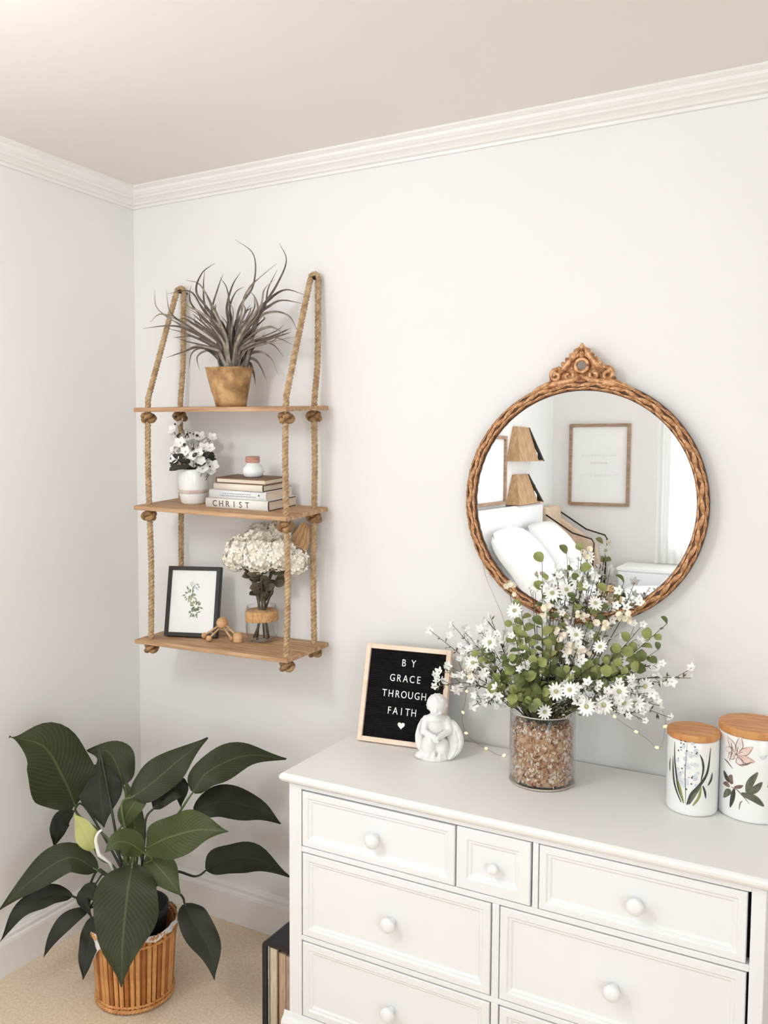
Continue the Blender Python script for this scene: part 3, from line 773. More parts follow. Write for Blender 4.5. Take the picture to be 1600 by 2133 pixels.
def knob_mesh(r):
    prof = [(0.0, 0.0), (0.55 * r, 0.0), (0.6 * r, 0.08 * r), (0.42 * r, 0.25 * r), (0.40 * r, 0.55 * r), (0.7 * r, 0.72 * r), (0.95 * r, 1.0 * r), (1.0 * r, 1.25 * r),
            (0.92 * r, 1.5 * r), (0.7 * r, 1.7 * r), (0.35 * r, 1.82 * r), (0.0, 1.85 * r)]
    return MB().lathe(prof, 24).mesh('knob', M_DRESS, True)


KN, KNS = knob_mesh(0.0185), knob_mesh(0.0125)
for (x0, x1, z0, z1, b, small, off) in (
        (0.9925, 1.414, 0.5685, 0.7105, 0.016, False, 0), (1.4185, 1.596, 0.5685, 0.7125, 0.026, True, 0.004), (1.616, 2.038, 0.5685, 0.7125, 0.016, False, 0),
        (0.993, 1.504, 0.3345, 0.550, 0.018, False, 0), (1.527, 2.040, 0.3345, 0.550, 0.018, False, 0),
        (0.993, 1.504, 0.1195, 0.3165, 0.018, False, 0), (1.5285, 2.042, 0.1195, 0.3165, 0.018, False, 0)):
    d = panel_front(x0, x1, z0, z1, DY0 + 0.001, b)
    d.box((x0 + 0.01, DY0 + 0.019, z0 + 0.004), (x1 - 0.01, DY1 - 0.03, z1 - 0.02))
    d = d.build('drawer', M_DRESS, dr, world=True, bevel=0.0008, seg=1)
    k = Vector(((x0 + x1) / 2 + off, DY0 + 0.0065, (z0 + z1) / 2 - 0.006)) - dr.location
    inst('knob', KNS if small else KN, d, Matrix.Translation(k) @ Matrix.Rotation(math.radians(90), 4, 'X'))

# ------------------------------------------------------------------ hanging rope shelf
BOARDS = {'top': ((0.226, -0.24, 1.701), (0.799, -0.24, 1.692), (0.803, -0.02, 1.706)),
          'mid': ((0.220, -0.24, 1.398), (0.797, -0.24, 1.385), (0.797, -0.02, 1.402)),
          'low': ((0.216, -0.24, 0.976), (0.800, -0.24, 0.983), (0.794, -0.02, 0.989))}
FRAME = {}
for k, (a, b, c_) in BOARDS.items():
    a, b, c_ = Vector(a), Vector(b), Vector(c_)
    ux = (b - a).normalized()
    vy = (c_ - b)
    vy = (vy - ux * vy.dot(ux)).normalized()
    FRAME[k] = (a, ux, vy, ux.cross(vy), (b - a).length)


def bz(k, x, y):
    a, ux, vy, n, L_ = FRAME[k]
    return a.z - (n.x * (x - a.x) + n.y * (y - a.y)) / n.z


def on_board(k, x, y, rz=0.0, lift=0.0):
    """matrix standing a thing on a (slightly tipped) board"""
    a, ux, vy, n, L_ = FRAME[k]
    R = Matrix((ux, vy, n)).transposed().to_4x4()
    return Matrix.Translation(Vector((x, y, bz(k, x, y))) + n * lift) @ R @ Matrix.Rotation(rz, 4, 'Z')


sh = thing('hanging_rope_shelf', 'three-tier wooden wall shelf hanging on knotted jute ropes', 'shelf', (0.51, -0.02, 1.5))
BT = 0.013
for k in ('top', 'mid', 'low'):
    a, ux, vy, n, L_ = FRAME[k]
    q = [a, a + ux * L_, a + ux * L_ + vy * 0.22, a + vy * 0.22]
    MB().hexa([p - n * BT for p in q], q).build('board', M_WOOD, sh, world=True, bevel=0.0015)


def rope_mb(path, r=0.0049, off=0.0054, turns=30.0, n=6):
    P = [Vector(p) for p in path]
    S = [0.0]
    for i in range(1, len(P)):
        S.append(S[-1] + (P[i] - P[i - 1]).length)
    m = max(8, int(S[-1] / 0.0065))
    pts, j = [], 0
    for i in range(m + 1):
        s = S[-1] * i / m
        while j < len(S) - 2 and S[j + 1] < s:
            j += 1
        pts.append(P[j].lerp(P[j + 1], (s - S[j]) / max(1e-9, S[j + 1] - S[j])))
    mb = MB()
    t = (pts[1] - pts[0]).normalized()
    a = t.orthogonal().normalized()
    fr = []
    for i in range(len(pts)):
        t2 = (pts[min(i + 1, m)] - pts[max(i - 1, 0)]).normalized()
        a = t.rotation_difference(t2) @ a
        a = (a - t2 * a.dot(t2)).normalized()
        t = t2
        fr.append((a.copy(), t.cross(a)))
    for s3 in range(3):
        st = []
        for i, p in enumerate(pts):
            w = 2 * math.pi * (s3 / 3 + turns * S[-1] * i / m)
            st.append(p + (fr[i][0] * math.cos(w) + fr[i][1] * math.sin(w)) * off)
        mb.tube(st, r, n)
    return mb


def knot_mb(c, s=1.0, seed=0):
    """an overhand knot: a rope coil wound round itself"""
    rnd = random.Random(seed)
    ph = rnd.uniform(0, 6)
    pts = []
    for i in range(60):
        w = 2 * math.pi * i / 60
        pts.append(Vector(c) + Vector(((0.012 + 0.007 * math.cos(3 * w)) * math.cos(2 * w + ph), (0.012 + 0.007 * math.cos(3 * w)) * math.sin(2 * w + ph), 0.009 * math.sin(3 * w) - 0.003)) * s)
    return MB().tube(pts, 0.0078 * s, 7, closed=True)


for fx, bx_, hx, hz in ((0.262, 0.240, 0.228, 2.094), (0.781, 0.764, 0.751, 2.090)):
    zt = bz('top', fx, -0.215)
    zl = bz('low', fx, -0.215) - 0.02
    front = [(fx, -0.215, zl), (fx + 0.004, -0.214, 1.2), (fx, -0.215, bz('mid', fx, -0.215)), (fx - 0.003, -0.215, 1.55), (fx, -0.215, zt), (fx, -0.213, zt + 0.03)]
    loop = [(hx - 0.004, -0.047, hz - 0.03), (hx, -0.030, hz + 0.004), (hx + 0.007, -0.022, hz + 0.006), (hx + 0.012, -0.022, hz - 0.012)]
    back = [(bx_ + 0.006, -0.036, zt + 0.15), (bx_, -0.045, bz('top', bx_, -0.045)), (bx_ + 0.002, -0.045, 1.55), (bx_, -0.045, bz('mid', bx_, -0.045)), (bx_ - 0.004, -0.044, 1.2), (bx_, -0.045, bz('low', bx_, -0.045) - 0.02)]
    path = catmull(front, 6) + catmull([front[-1]] + loop[:2], 4)[1:] + catmull(loop[1:], 5)[1:] + catmull([loop[-1]] + back, 6)[1:]
    rp = rope_mb(path).build('rope', M_ROPE, sh, world=True, smooth=True)
    for i, k in enumerate(('top', 'mid', 'low')):
        for j, (x, y) in enumerate(((fx, -0.215), (bx_, -0.045))):
            knot_mb((x, y, bz(k, x, y) - BT - (0.016 if k != 'low' else 0.0125)), 1.0 if k != 'low' else 0.95, i * 7 + j * 3).build('knot', M_KNOT, rp, world=True, smooth=True)
    MB().tube([(hx + 0.005, 0.004, hz - 0.006), (hx + 0.005, -0.036, hz - 0.006)], 0.004, 8).lathe([(0, 0), (0.008, 0), (0.008, 0.003), (0, 0.003)], 12, (0, 0, 0)).build('hook', M_METAL, sh, world=True) if False else \
        MB().tube([(hx + 0.005, 0.004, hz - 0.008), (hx + 0.005, -0.034, hz - 0.008), (hx + 0.005, -0.038, hz - 0.002)], [0.004, 0.004, 0.006], 8).build('hook', M_METAL, sh, world=True)

# ------------------------------------------------------------------ grassy plant on the top board
px, py = 0.518, -0.13
gp = thing('potted_grass_plant', 'spiky grey-green grass plant in a crumpled brown pot on the top board', 'plant', M=on_board('top', px, py))
rndk = random.Random(4)


def kwob(w, z):
    return 1 + 0.03 * math.sin(3 * w + 30 * z) + 0.02 * math.sin(7 * w - 18 * z)


MB().lathe([(0.0, 0.0), (0.046, 0.0), (0.049, 0.02), (0.058, 0.06), (0.067, 0.098), (0.071, 0.114), (0.073, 0.118), (0.069, 0.118), (0.064, 0.105), (0.0, 0.104)], 40, wob=kwob).build('pot', M_KRAFT, gp, smooth=True)
MB().lathe([(0.0, 0.106), (0.06, 0.106), (0.05, 0.112), (0.0, 0.116)], 24).build('soil', M_DARKF, gp, smooth=True)


def blade(pts, w, twist):
    C_ = catmull(pts, 6)
    n = len(C_) - 1
    toc = (CAM - C_[n // 2]).normalized()

    def fn(u, v):
        i = min(int(round(v * n)), n)
        t = (C_[min(i + 1, n)] - C_[max(i - 1, 0)]).normalized()
        nrm = toc.copy()
        nrm = Matrix.Rotation(twist * (0.4 + v), 3, t) @ nrm
        s = t.cross(nrm).normalized()
        ww = w * min(1.0, 0.75 + v) * (1 - v ** 1.7) + 0.0004
        return C_[i] + s * ((u - 0.5) * 2 * ww) + nrm * (0.5 - abs(u - 0.5)) * ww * -0.9
    return MB().grid(fn, 2, n)


for i, pts in enumerate(GRASS):
    w = rndk.uniform(0.0034, 0.0056)
    pts = [pts[0]] + [Vector(p) for p in pts[1:]]
    blade(pts, w, rndk.uniform(-0.7, 0.7)).build('leaf', M_BLADE2 if i % 3 == 2 else M_BLADE, gp, smooth=True, world=True)

# ------------------------------------------------------------------ white flowers in white vase, middle board
wv = thing('flower_vase', 'small white ceramic vase of white blossoms on the middle board', 'vase', M=on_board('mid', 0.357, -0.115))
MB().lathe([(0.0, 0.0), (0.037, 0.0), (0.042, 0.006), (0.045, 0.03), (0.0455, 0.036), (0.0448, 0.040), (0.0465, 0.06), (0.046, 0.09), (0.043, 0.106), (0.041, 0.110), (0.038, 0.110), (0.039, 0.09), (0.0, 0.085)], 36).build('vase', M_CERAMIC, wv, smooth=True)
MB().lathe([(0.0457, 0.034), (0.0464, 0.036), (0.0464, 0.044), (0.0462, 0.046)], 36).build('band', mat('pink_beige_glaze', (222, 204, 194), 0.4, (206, 184, 172), scale=40), wv, smooth=True)


def petal_flower(n, r, w, cup, m, name, two=False):
    mb = MB()
    for ring in range(2 if two else 1):
        for i in range(n):
            a = 2 * math.pi * (i + 0.5 * ring) / n

            def fn(u, v, a=a, ring=ring):
                rr = r * (0.12 + 0.88 * v) * (1 - 0.12 * ring)
                ww = w * math.sin(math.pi * min(0.97, 0.12 + 0.82 * v)) ** 0.8
                z = cup * (v ** 1.5) * r + 0.1 * r * ring - 0.06 * r * abs(u - 0.5)
                x, y = rr, (u - 0.5) * 2 * ww
                return Vector((x * math.cos(a) - y * math.sin(a), x * math.sin(a) + y * math.cos(a), z))
            mb.grid(fn, 2, 4)
    return mb.mesh(name, m, True)


def leaf_mesh(L_, w, m, name, curl=0.25):
    def fn(u, v):
        ww = w * (math.sin(math.pi * min(0.985, 0.03 + 0.955 * v)) ** 0.75)
        return Vector(((u - 0.5) * 2 * ww, L_ * v, curl * L_ * (v - v * v) - 0.25 * ww * (1 - abs(2 * u - 1))))
    return MB().grid(fn, 4, 6).mesh(name, m, True)


BLO5 = petal_flower(5, 0.017, 0.0075, 0.35, M_PETAL, 'blossom')
LEAFD = leaf_mesh(0.034, 0.0085, M_DARKF, 'leaf')
DOT = MB().ball((0, 0, 0), 0.0035, 8, 6).mesh('bud', M_DARKF, True)
rf = random.Random(11)
stems = MB()
for i in range(52):
    a = rf.uniform(0, 2 * math.pi)
    rr = math.sqrt(rf.random()) * 0.074
    x, y = rr * math.cos(a), rr * math.sin(a) * 0.75
    z = 0.128 + rf.uniform(-0.01, 0.085) + (0.024 if x < -0.02 else 0) - 0.6 * abs(x) * (x > 0) * 0.5
    if i < 5:
        z += 0.02
    d = Vector((x * 6, y * 6 - 0.5, 0.55)) + Vector((rf.uniform(-.4, .4), rf.uniform(-.4, .2), 0))
    inst('blossom', BLO5, wv, place((x, y, z), facing(d), rf.uniform(0.85, 1.25)))
    stems.tube([(x * 0.25, y * 0.25, 0.09), (x * 0.6, y * 0.6, z - 0.04), (x, y, z - 0.002)], 0.0011, 5)
    if i % 3 == 0:
        inst('bud', DOT, wv, place((x + rf.uniform(-.012, .012), y - 0.012, z + rf.uniform(0.012, 0.03)), Matrix.Identity(3), rf.uniform(0.8, 1.4)))
for i in range(26):
    a = math.radians(-49 + 170 * (i / 25 - 0.5)) + rf.uniform(-.08, .08)
    rad = Vector((math.cos(a), math.sin(a), 0))
    side = Vector((-math.sin(a), math.cos(a), 0)) * (1 if a > math.radians(-49) else -1)
    d = (rad * 0.35 + side * rf.uniform(0.2, 1.0) + Vector((0, 0, rf.uniform(-0.5, 0.45)))).normalized()
    xx = d.cross(Vector((0.66, -0.75, 0.35))).normalized()
    R = Matrix((xx, d, xx.cross(d))).transposed()
    inst('leaf', LEAFD, wv, place(rad * rf.uniform(0.038, 0.062) + Vector((0, 0, 0.128 + rf.uniform(-0.012, 0.026))), R, rf.uniform(0.7, 1.1)))
stems.build('stem', M_TWIG, wv, smooth=True)

# ------------------------------------------------------------------ books on the middle board
M_PAGE = mat('book_pages', (238, 226, 208), 0.9, (220, 204, 182), scale=60, stretch=(0.2, 0.2, 14))
M_BDARK = mat('book_cover_dark', (84, 62, 50), 0.6, (66, 48, 40))
M_BWHITE = mat('book_cover_white', (246, 243, 234), 0.5, (242, 238, 228))
M_BGREY = mat('book_cover_pale', (240, 240, 238), 0.5, (234, 236, 236))
M_BCREAM = mat('book_cover_cream', (240, 230, 216), 0.6, (232, 220, 204))
M_BBROWN = mat('book_cover_brown', (134, 104, 82), 0.6, (108, 80, 62))
BKM = on_board('mid', 0.453, -0.170)


def book(x0, x1, d, z0, h, cover, spine, label, fore=False, rot=0.0, ct=0.0022, ends=None):
    """lying book: spine (or fore edge) towards the viewer, page block between two boards"""
    t = thing('book', label, 'book', M=BKM @ Matrix.Translation((x0, 0, z0)) @ Matrix.Rotation(rot, 4, 'Z'), group='books stacked on the middle board')
    L_ = x1 - x0
    MB().box((0.003, 0.003, ct), (L_ - 0.003, d - 0.004, h - ct)).build('pages', M_PAGE, t)
    for z in (0, h - ct):
        MB().box((0, 0, z), (L_, d, z + ct)).build('cover', cover, t, bevel=0.0006, seg=1)
    if not fore:
        MB().grid(lambda u, v: Vector((L_ * v, -0.003 * math.sin(math.pi * u) - 0.0002, h * u)), 8, 1).build('spine', spine, t, smooth=True, solid=0.001)
        if ends:
            MB().box((L_ - 0.0012, 0.0012, 0), (L_ + 0.0008, 0.0035, h)).box((L_ - 0.0012, 0.0012, 0), (L_ + 0.0008, d - 0.01, 0.0024)).box((L_ - 0.0012, 0.0012, h - 0.0024), (L_ + 0.0008, d - 0.01, h)).build('cover_edge', ends, t)
    else:
        MB().box((-0.001, 0.002, 0), (0.0012, d, h)).build('spine', spine, t)
    return t


b1 = book(0.0, 0.233, 0.150, 0.0, 0.029, M_BWHITE, M_BWHITE, 'thick white book at the bottom of the stack with CHRIST on its spine', ends=M_BDARK)
for i, ch in enumerate('CHRIST'):
    me = text_mesh('letter', ch, 0.026, 0.0003, M_BDARK)
    inst('letter', me, b1, Matrix.Translation((0.036 + i * 0.0245, -0.0036, 0.0135)) @ Matrix.Rotation(math.radians(90), 4, 'X'))
b2 = book(0.016, 0.226, 0.140, 0.0292, 0.027, M_BGREY, M_BGREY, 'pale grey-white book with small grey spine print, second from bottom', rot=0.012)
MPR = mat('grey_print', (176, 186, 196), 0.7, (150, 160, 172), scale=300)
for zz, xs in ((0.017, (0.05, 0.152)), (0.0105, (0.042, 0.17))):
    p = MB()
    x = xs[0]
    while x < xs[1]:
        w = rf.uniform(0.003, 0.009)
        p.box((x, -0.0042, zz - 0.0014), (x + w, -0.0034, zz + 0.0014))
        x += w + 0.0022
    p.build('printed_line', MPR, b2)
MB().ball((0.185, -0.0035, 0.0155), (0.003, 0.0006, 0.003), 10, 6).build('printed_mark', mat('dark_print', (90, 90, 96), 0.6), b2)
b3 = book(0.034, 0.218, 0.118, 0.0564, 0.0195, M_BDARK, M_BCREAM, 'cream-spined book with dark covers, third from bottom of the stack', ends=M_BDARK, rot=-0.02)
b4 = book(0.040, 0.226, 0.105, 0.0761, 0.017, M_BBROWN, M_BBROWN, 'slim brown book lying on top of the stack under the little jar', fore=True, rot=-0.015, ct=0.0032)
jar = thing('small_jar', 'small round white jar with a copper lid on the book stack', 'jar', M=BKM @ Matrix.Translation((0.140, 0.055, 0.0932)))
MB().lathe([(0, 0), (0.024, 0), (0.029, 0.004), (0.0325, 0.014), (0.031, 0.026), (0.024, 0.036), (0.019, 0.040), (0.019, 0.044), (0, 0.044)], 30).build('body', mat('milk_glass', (244, 246, 246), 0.15, (240, 242, 242), coat=0.5), jar, smooth=True)
MB().lathe([(0, 0.044), (0.021, 0.044), (0.0215, 0.046), (0.0215, 0.059), (0.0205, 0.061), (0, 0.061)], 30).build('lid', mat('copper_lid', (206, 158, 136), 0.45, (176, 120, 100), scale=30, stretch=(1, 1, 6)), jar)

# ------------------------------------------------------------------ framed botanical print on the low board
FW_, FH_ = 0.181, 0.222
fa = FRAME['low']
FM = on_board('low', 0.279, -0.176, math.radians(14), 0.0045) @ Matrix.Rotation(math.radians(-13), 4, 'X')
fp = thing('picture_frame', 'black framed leaf print leaning on the lowest board', 'picture frame', M=FM)


def frame_bars(parent, w, h, b, d, m, bevel=0.001):
    for x0, x1, z0, z1 in ((0, b, 0, h), (w - b, w, 0, h), (b, w - b, 0, b), (b, w - b, h - b, h)):
        MB().box((x0, 0, z0), (x1, d, z1)).build('frame_bar', m, parent, bevel=bevel, seg=1)


frame_bars(fp, FW_, FH_, 0.0125, 0.02, M_BLACK)
pr = MB().box((0.0125, 0.006, 0.0125), (FW_ - 0.0125, 0.018, FH_ - 0.0125)).build('print_sheet', M_PAPER, fp)
MG = [mat('print_green_%d' % i, c_, 0.8, tuple(max(0, x - 20) for x in c_), scale=90) for i, c_ in enumerate(((166, 176, 150), (146, 150, 130), (190, 190, 160), (176, 182, 186)))]


def flat_leaf(mb, x, z, ang, L_, w, y=0.0056):
    pts = []
    for s in (1, -1):
        for t in ([0, .25, .5, .75, 1] if s > 0 else [.75, .5, .25]):
            q = s * w * math.sin(math.pi * t)
            pts.append((x + L_ * t * math.cos(ang) - q * math.sin(ang), z + L_ * t * math.sin(ang) + q * math.cos(ang)))
    mb.prism(pts, 0.0004, lambda a_, b_, w_: (a_, y + w_ - 0.0001, b_))


ro = random.Random(3)
for cx_, cz_, R_, mi in ((0.080, 0.135, 0.026, 0), (0.102, 0.096, 0.024, 1), (0.098, 0.074, 0.020, 1), (0.102, 0.158, 0.012, 3), (0.088, 0.115, 0.018, 2), (0.083, 0.166, 0.008, 2)):
    mb = MB()
    k = int(10 + R_ * 500)
    for i in range(k):
        a = 2 * math.pi * i / k + ro.uniform(-.2, .2)
        r0 = R_ * ro.uniform(0.1, 0.6)
        flat_leaf(mb, cx_ + r0 * math.cos(a), cz_ + r0 * math.sin(a), a + ro.uniform(-.5, .5), R_ * ro.uniform(0.35, 0.6), R_ * 0.1, 0.0056 - 0.00003 * mi)
    mb.build('printed_leaf', MG[mi], pr)

# ------------------------------------------------------------------ little wooden bead figure on the low board
M_BEAD = mat('raw_beech', (226, 186, 140), 0.55, (200, 154, 106), scale=22, stretch=(1, 1, 5))
zl = bz('low', 0.47, -0.14)
wf = thing('wooden_figure', 'small jointed wooden bead figure sprawled beside the black frame', 'figurine', (0.47, -0.12, zl))
hd = Vector((0.472, -0.122, zl + 0.052))
MB().ball(hd, 0.0185, 20, 14).build('head', M_BEAD, wf, smooth=True, world=True)
for j, k, r in (((0.456, -0.124, zl + 0.040), (0.416, -0.142, zl + 0.0095), 0.0092), ((0.468, -0.132, zl + 0.036), (0.457, -0.168, zl + 0.0095), 0.0095), ((0.488, -0.122, zl + 0.045), (0.532, -0.124, zl + 0.016), 0.0075), ((0.482, -0.126, zl + 0.038), (0.520, -0.138, zl + 0.011), 0.0065)):
    lg = MB().tube([j, k], 0.0034, 8).build('limb', M_BEAD, wf, smooth=True, world=True)
    MB().ball(Vector(k), r, 14, 10).build('bead', M_BEAD, lg, smooth=True, world=True)
MB().lathe([(0.0, 0), (0.014, 0.0), (0.0155, 0.004), (0.0155, 0.022), (0.012, 0.028), (0.004, 0.031), (0, 0.031)], 20, (0.543, -0.134, zl + 0.0015)).build('body', M_BEAD, wf, smooth=True, world=True)

# ------------------------------------------------------------------ glass vase of cream hydrangeas on the low board
gvx, gvy = 0.600, -0.086
hv = thing('glass_vase', 'round clear glass tumbler vase of cream hydrangeas on the lowest board', 'vase', M=on_board('low', gvx, gvy))
MB().lathe([(0, 0.0), (0.036, 0.0), (0.044, 0.006), (0.049, 0.02), (0.0505, 0.045), (0.050, 0.075), (0.047, 0.098), (0.0455, 0.112), (0.0440, 0.112), (0.0455, 0.096), (0.0482, 0.075), (0.0485, 0.045), (0.047, 0.022), (0.042, 0.010), (0.034, 0.006), (0, 0.006)], 40).build('glass', M_GLASS, hv, smooth=True)
MB().lathe([(0.0506, 0.066), (0.0508, 0.067), (0.0496, 0.090), (0.0484, 0.096)], 40).build('refraction_band', mat('refracted_wood', (216, 172, 122), 0.9, (190, 140, 92), scale=120, bump=0.4), hv, smooth=True, solid=0.0012)  # tan band stands in for shelf wood refracted in the water
rh = random.Random(21)
LEAFO = leaf_mesh(0.046, 0.013, M_OLIVE, 'leaf')
heads = [(0.558, -0.13, 1.262, 0.048), (0.608, -0.10, 1.292, 0.052), (0.690, -0.12, 1.264, 0.046), (0.637, -0.145, 1.262, 0.050), (0.522, -0.115, 1.240, 0.036), (0.720, -0.085, 1.240, 0.038), (0.652, -0.075, 1.316, 0.040)]
for i, (x, y, z, r) in enumerate(heads):
    mb = MB()
    r *= 1.08
    for k in range(int(95 * (r / 0.045) ** 2)):
        w = 2.399963 * k
        zc = 1 - 2 * (k + 0.5) / (95 * (r / 0.045) ** 2)
        d = Vector((math.sqrt(max(0, 1 - zc * zc)) * math.cos(w), math.sqrt(max(0, 1 - zc * zc)) * math.sin(w), zc))
        d = (d + Vector((rh.uniform(-.15, .15), rh.uniform(-.15, .15), rh.uniform(-.15, .15)))).normalized()
        c0 = Vector((x, y, z)) + d * r * rh.uniform(0.86, 1.08)
        R = facing(d) @ Matrix.Rotation(rh.uniform(0, 3), 3, 'Z')
        s = rh.uniform(0.009, 0.013)
        for q in range(4):
            a = q * math.pi / 2
            e, g = Vector((math.cos(a), math.sin(a), 0.25)), Vector((-math.sin(a), math.cos(a), 0))
            mb.add([c0, c0 + R @ (e * 0.6 + g * 0.45) * s, c0 + R @ (e * 1.05) * s, c0 + R @ (e * 0.6 - g * 0.45) * s], [(0, 1, 2, 3)])
    mb.ball((x, y, z), r * 0.84, 16, 10)
    mb.build('flower_head', M_CREAM, hv, world=True)
    foot = Vector((gvx + rh.uniform(-0.03, 0.03), gvy + rh.uniform(-0.02, 0.02), bz('low', gvx, gvy) + 0.008))
    neck = Vector((gvx + (x - gvx) * 0.15, gvy + (y - gvy) * 0.15, bz('low', gvx, gvy) + 0.115))
    pts = catmull([foot, neck, Vector((gvx + (x - gvx) * 0.5, gvy + (y - gvy) * 0.5, 1.19)), Vector((x, y, z - 0.02))], 6)
    st = MB().tube(pts, 0.0032, 6).build('stem', M_OLIVE, hv, smooth=True, world=True)
    for k in range(9):
        t = rh.uniform(0.42, 0.88)
        p = pts[int(t * (len(pts) - 1))]
        a = rh.uniform(0, 2 * math.pi)
        d = Vector((math.cos(a), math.sin(a) * 0.8 - 0.3, rh.uniform(-0.2, 0.7))).normalized()
        s_ = d.cross(Vector((0.35, -1, 0.35))).normalized()
        R = Matrix((s_, d, s_.cross(d))).transposed()
        inst('leaf', LEAFO, st, wmat(st).inverted() @ place(p, R, rh.uniform(0.6, 1.0)))
tanm = mat('dried_palm', (226, 184, 138), 0.8, (198, 150, 104), scale=30, stretch=(1, 6, 1))


def tanfn(u, v):
    c0 = Vector((0.648, -0.062, 1.19)).lerp(Vector((0.735, -0.045, 1.35)), v) + Vector((0.012, 0, 0)) * math.sin(v * 3)
    w = 0.032 * math.sin(math.pi * (0.08 + 0.8 * v))
    return c0 + Vector((0.8, 0.1, -0.5)).normalized() * (u - 0.5) * 2 * w + Vector((0, -1, 0)) * 0.004 * math.cos(u * 22)


MB().grid(tanfn, 12, 10).build('dried_leaf', tanm, hv, smooth=True, world=True)

# ------------------------------------------------------------------ round gilt mirror
MC = Vector((1.570, -0.022, 1.440))
mr = thing('round_mirror', 'round wall mirror in a carved gilt frame with a pierced crest', 'mirror', MC)
m_mir = bpy.data.materials.new('mirror_glass')
m_mir.use_nodes = True
pm = m_mir.node_tree.nodes['Principled BSDF']
pm.inputs['Base Color'].default_value = (0.97, 0.97, 0.965, 1)
pm.inputs['Metallic'].default_value = 1.0
pm.inputs['Roughness'].default_value = 0.0
MB().lathe([(0, 0), (0.297, 0), (0.297, 0.004), (0, 0.004)], 96).build('glass', m_mir, mr).rotation_euler = (math.radians(90), 0, 0)
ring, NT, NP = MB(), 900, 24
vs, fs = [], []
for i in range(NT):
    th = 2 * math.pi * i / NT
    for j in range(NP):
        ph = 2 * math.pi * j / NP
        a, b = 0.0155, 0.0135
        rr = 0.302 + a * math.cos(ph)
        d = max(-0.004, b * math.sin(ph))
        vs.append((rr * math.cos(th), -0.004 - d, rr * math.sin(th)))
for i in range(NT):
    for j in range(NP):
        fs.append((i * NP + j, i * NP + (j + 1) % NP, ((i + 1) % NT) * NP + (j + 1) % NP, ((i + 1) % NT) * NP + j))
frm = ring.add(vs, fs).build('frame', M_GROOVE, mr, smooth=True)


def lozenge(L_, w, h):
    def fn(u, v):
        k, e = 2 * u - 1, math.sin(math.pi * (0.04 + 0.92 * v)) ** 0.7
        return Vector((L_ * (v - 0.5), w * k * e, h * e * (1 - 0.55 * k * k) * (0.80 + 0.20 * abs(k) + 0.1 * math.cos(6 * math.pi * v))))
    return MB().grid(fn, 6, 9).mesh('carved_leaf', M_GOLD, True)


LZ = [lozenge(0.046, 0.0054, 0.0065), lozenge(0.036, 0.0042, 0.0044), lozenge(0.036, 0.0042, 0.0044)]
for row, (rr, dep, n_, ph, tilt) in enumerate(((0.302, 0.0125, 50, 0.0, 0.16), (0.3112, 0.0098, 66, 0.5, 0.10), (0.2928, 0.0098, 62, 0.25, -0.10))):
    for i in range(n_):
        th = 2 * math.pi * (i + ph) / n_
        rad, tan_ = Vector((math.cos(th), 0, math.sin(th))), Vector((-math.sin(th), 0, math.cos(th)))
        nn = (Vector((0, -1, 0)) + rad * (0, 0.75, -0.75)[row]).normalized()
        tx = (tan_ + rad * tilt * (1 if i % 2 else -1)).normalized()
        inst('carved_leaf', LZ[row], frm, place(rad * rr + Vector((0, -0.004 - dep, 0)), Matrix((tx, nn.cross(tx), nn)).transposed()))
cr = MB()
ZB = 0.302


def spiral(cx, cz, r0, r1, a0, a1, y=-0.016, n=26):
    return [(cx + (r0 + (r1 - r0) * i / n) * math.cos(a0 + (a1 - a0) * i / n), y, cz + (r0 + (r1 - r0) * i / n) * math.sin(a0 + (a1 - a0) * i / n)) for i in range(n + 1)]


CZ = 0.350
cr.tube(spiral(0, CZ, 0.0165, 0.0165, 0, 2 * math.pi, -0.014), 0.0052, 8)
for s in (-1, 1):
    def mx(pts):
        return [(s * x, y, z) for x, y, z in pts]
    cr.tube(mx([(0.000, -0.014, 0.398), (0.012, -0.016, 0.388), (0.020, -0.018, 0.374), (0.031, -0.018, 0.362), (0.042, -0.017, 0.346), (0.058, -0.016, 0.334)]), [0.004, 0.007, 0.008, 0.008, 0.008, 0.006], 8)
    cr.tube(mx(spiral(0.066, 0.326, 0.017, 0.004, 1.9, -5.2)), 0.0055, 8)
    cr.tube(mx(spiral(0.034, 0.325, 0.013, 0.003, 2.6, 8.4)), 0.0048, 8)
    cr.tube(mx(spiral(0.014, 0.376, 0.009, 0.002, -0.8, 4.6)), 0.0042, 8)
    cr.tube(mx([(0.004, -0.016, 0.320), (0.024, -0.018, 0.313), (0.05, -0.018, 0.308), (0.078, -0.016, 0.302), (0.105, -0.012, 0.296), (0.135, -0.008, 0.284)]), [0.006, 0.0075, 0.008, 0.0085, 0.007, 0.002], 8)
    cr.tube(mx([(0.070, -0.016, 0.312), (0.090, -0.019, 0.304), (0.115, -0.016, 0.294), (0.140, -0.012, 0.280)]), [0.004, 0.006, 0.005, 0.001], 8)
    for k in range(5):
        cr.ball((s * (0.020 + 0.0125 * k), -0.020, 0.312 - 0.0012 * k * k), 0.0052, 10, 7)
    for k in range(6):
        x, z = 0.016 + 0.0105 * k, 0.386 - 0.0105 * k
        cr.ball((s * x, -0.016, z), (0.0058, 0.005, 0.0075), 9, 6, Matrix.Rotation(s * 0.7, 3, 'Y'))
cr.ball((0, -0.016, 0.396), (0.006, 0.006, 0.011), 10, 8)
cr.ball((0, -0.018, 0.378), (0.008, 0.006, 0.010), 10, 8)
outer = [(-0.088, 0.293), (-0.086, 0.318), (-0.072, 0.334), (-0.05, 0.34), (-0.036, 0.357), (-0.018, 0.385), (0, 0.404)]
outer = outer + [(-x, z) for x, z in outer[-2::-1]]
inner = [(0.0155 * math.cos(a), CZ + 0.0155 * math.sin(a)) for a in [math.radians(-90 - 360 * i / 24) for i in range(25)]]
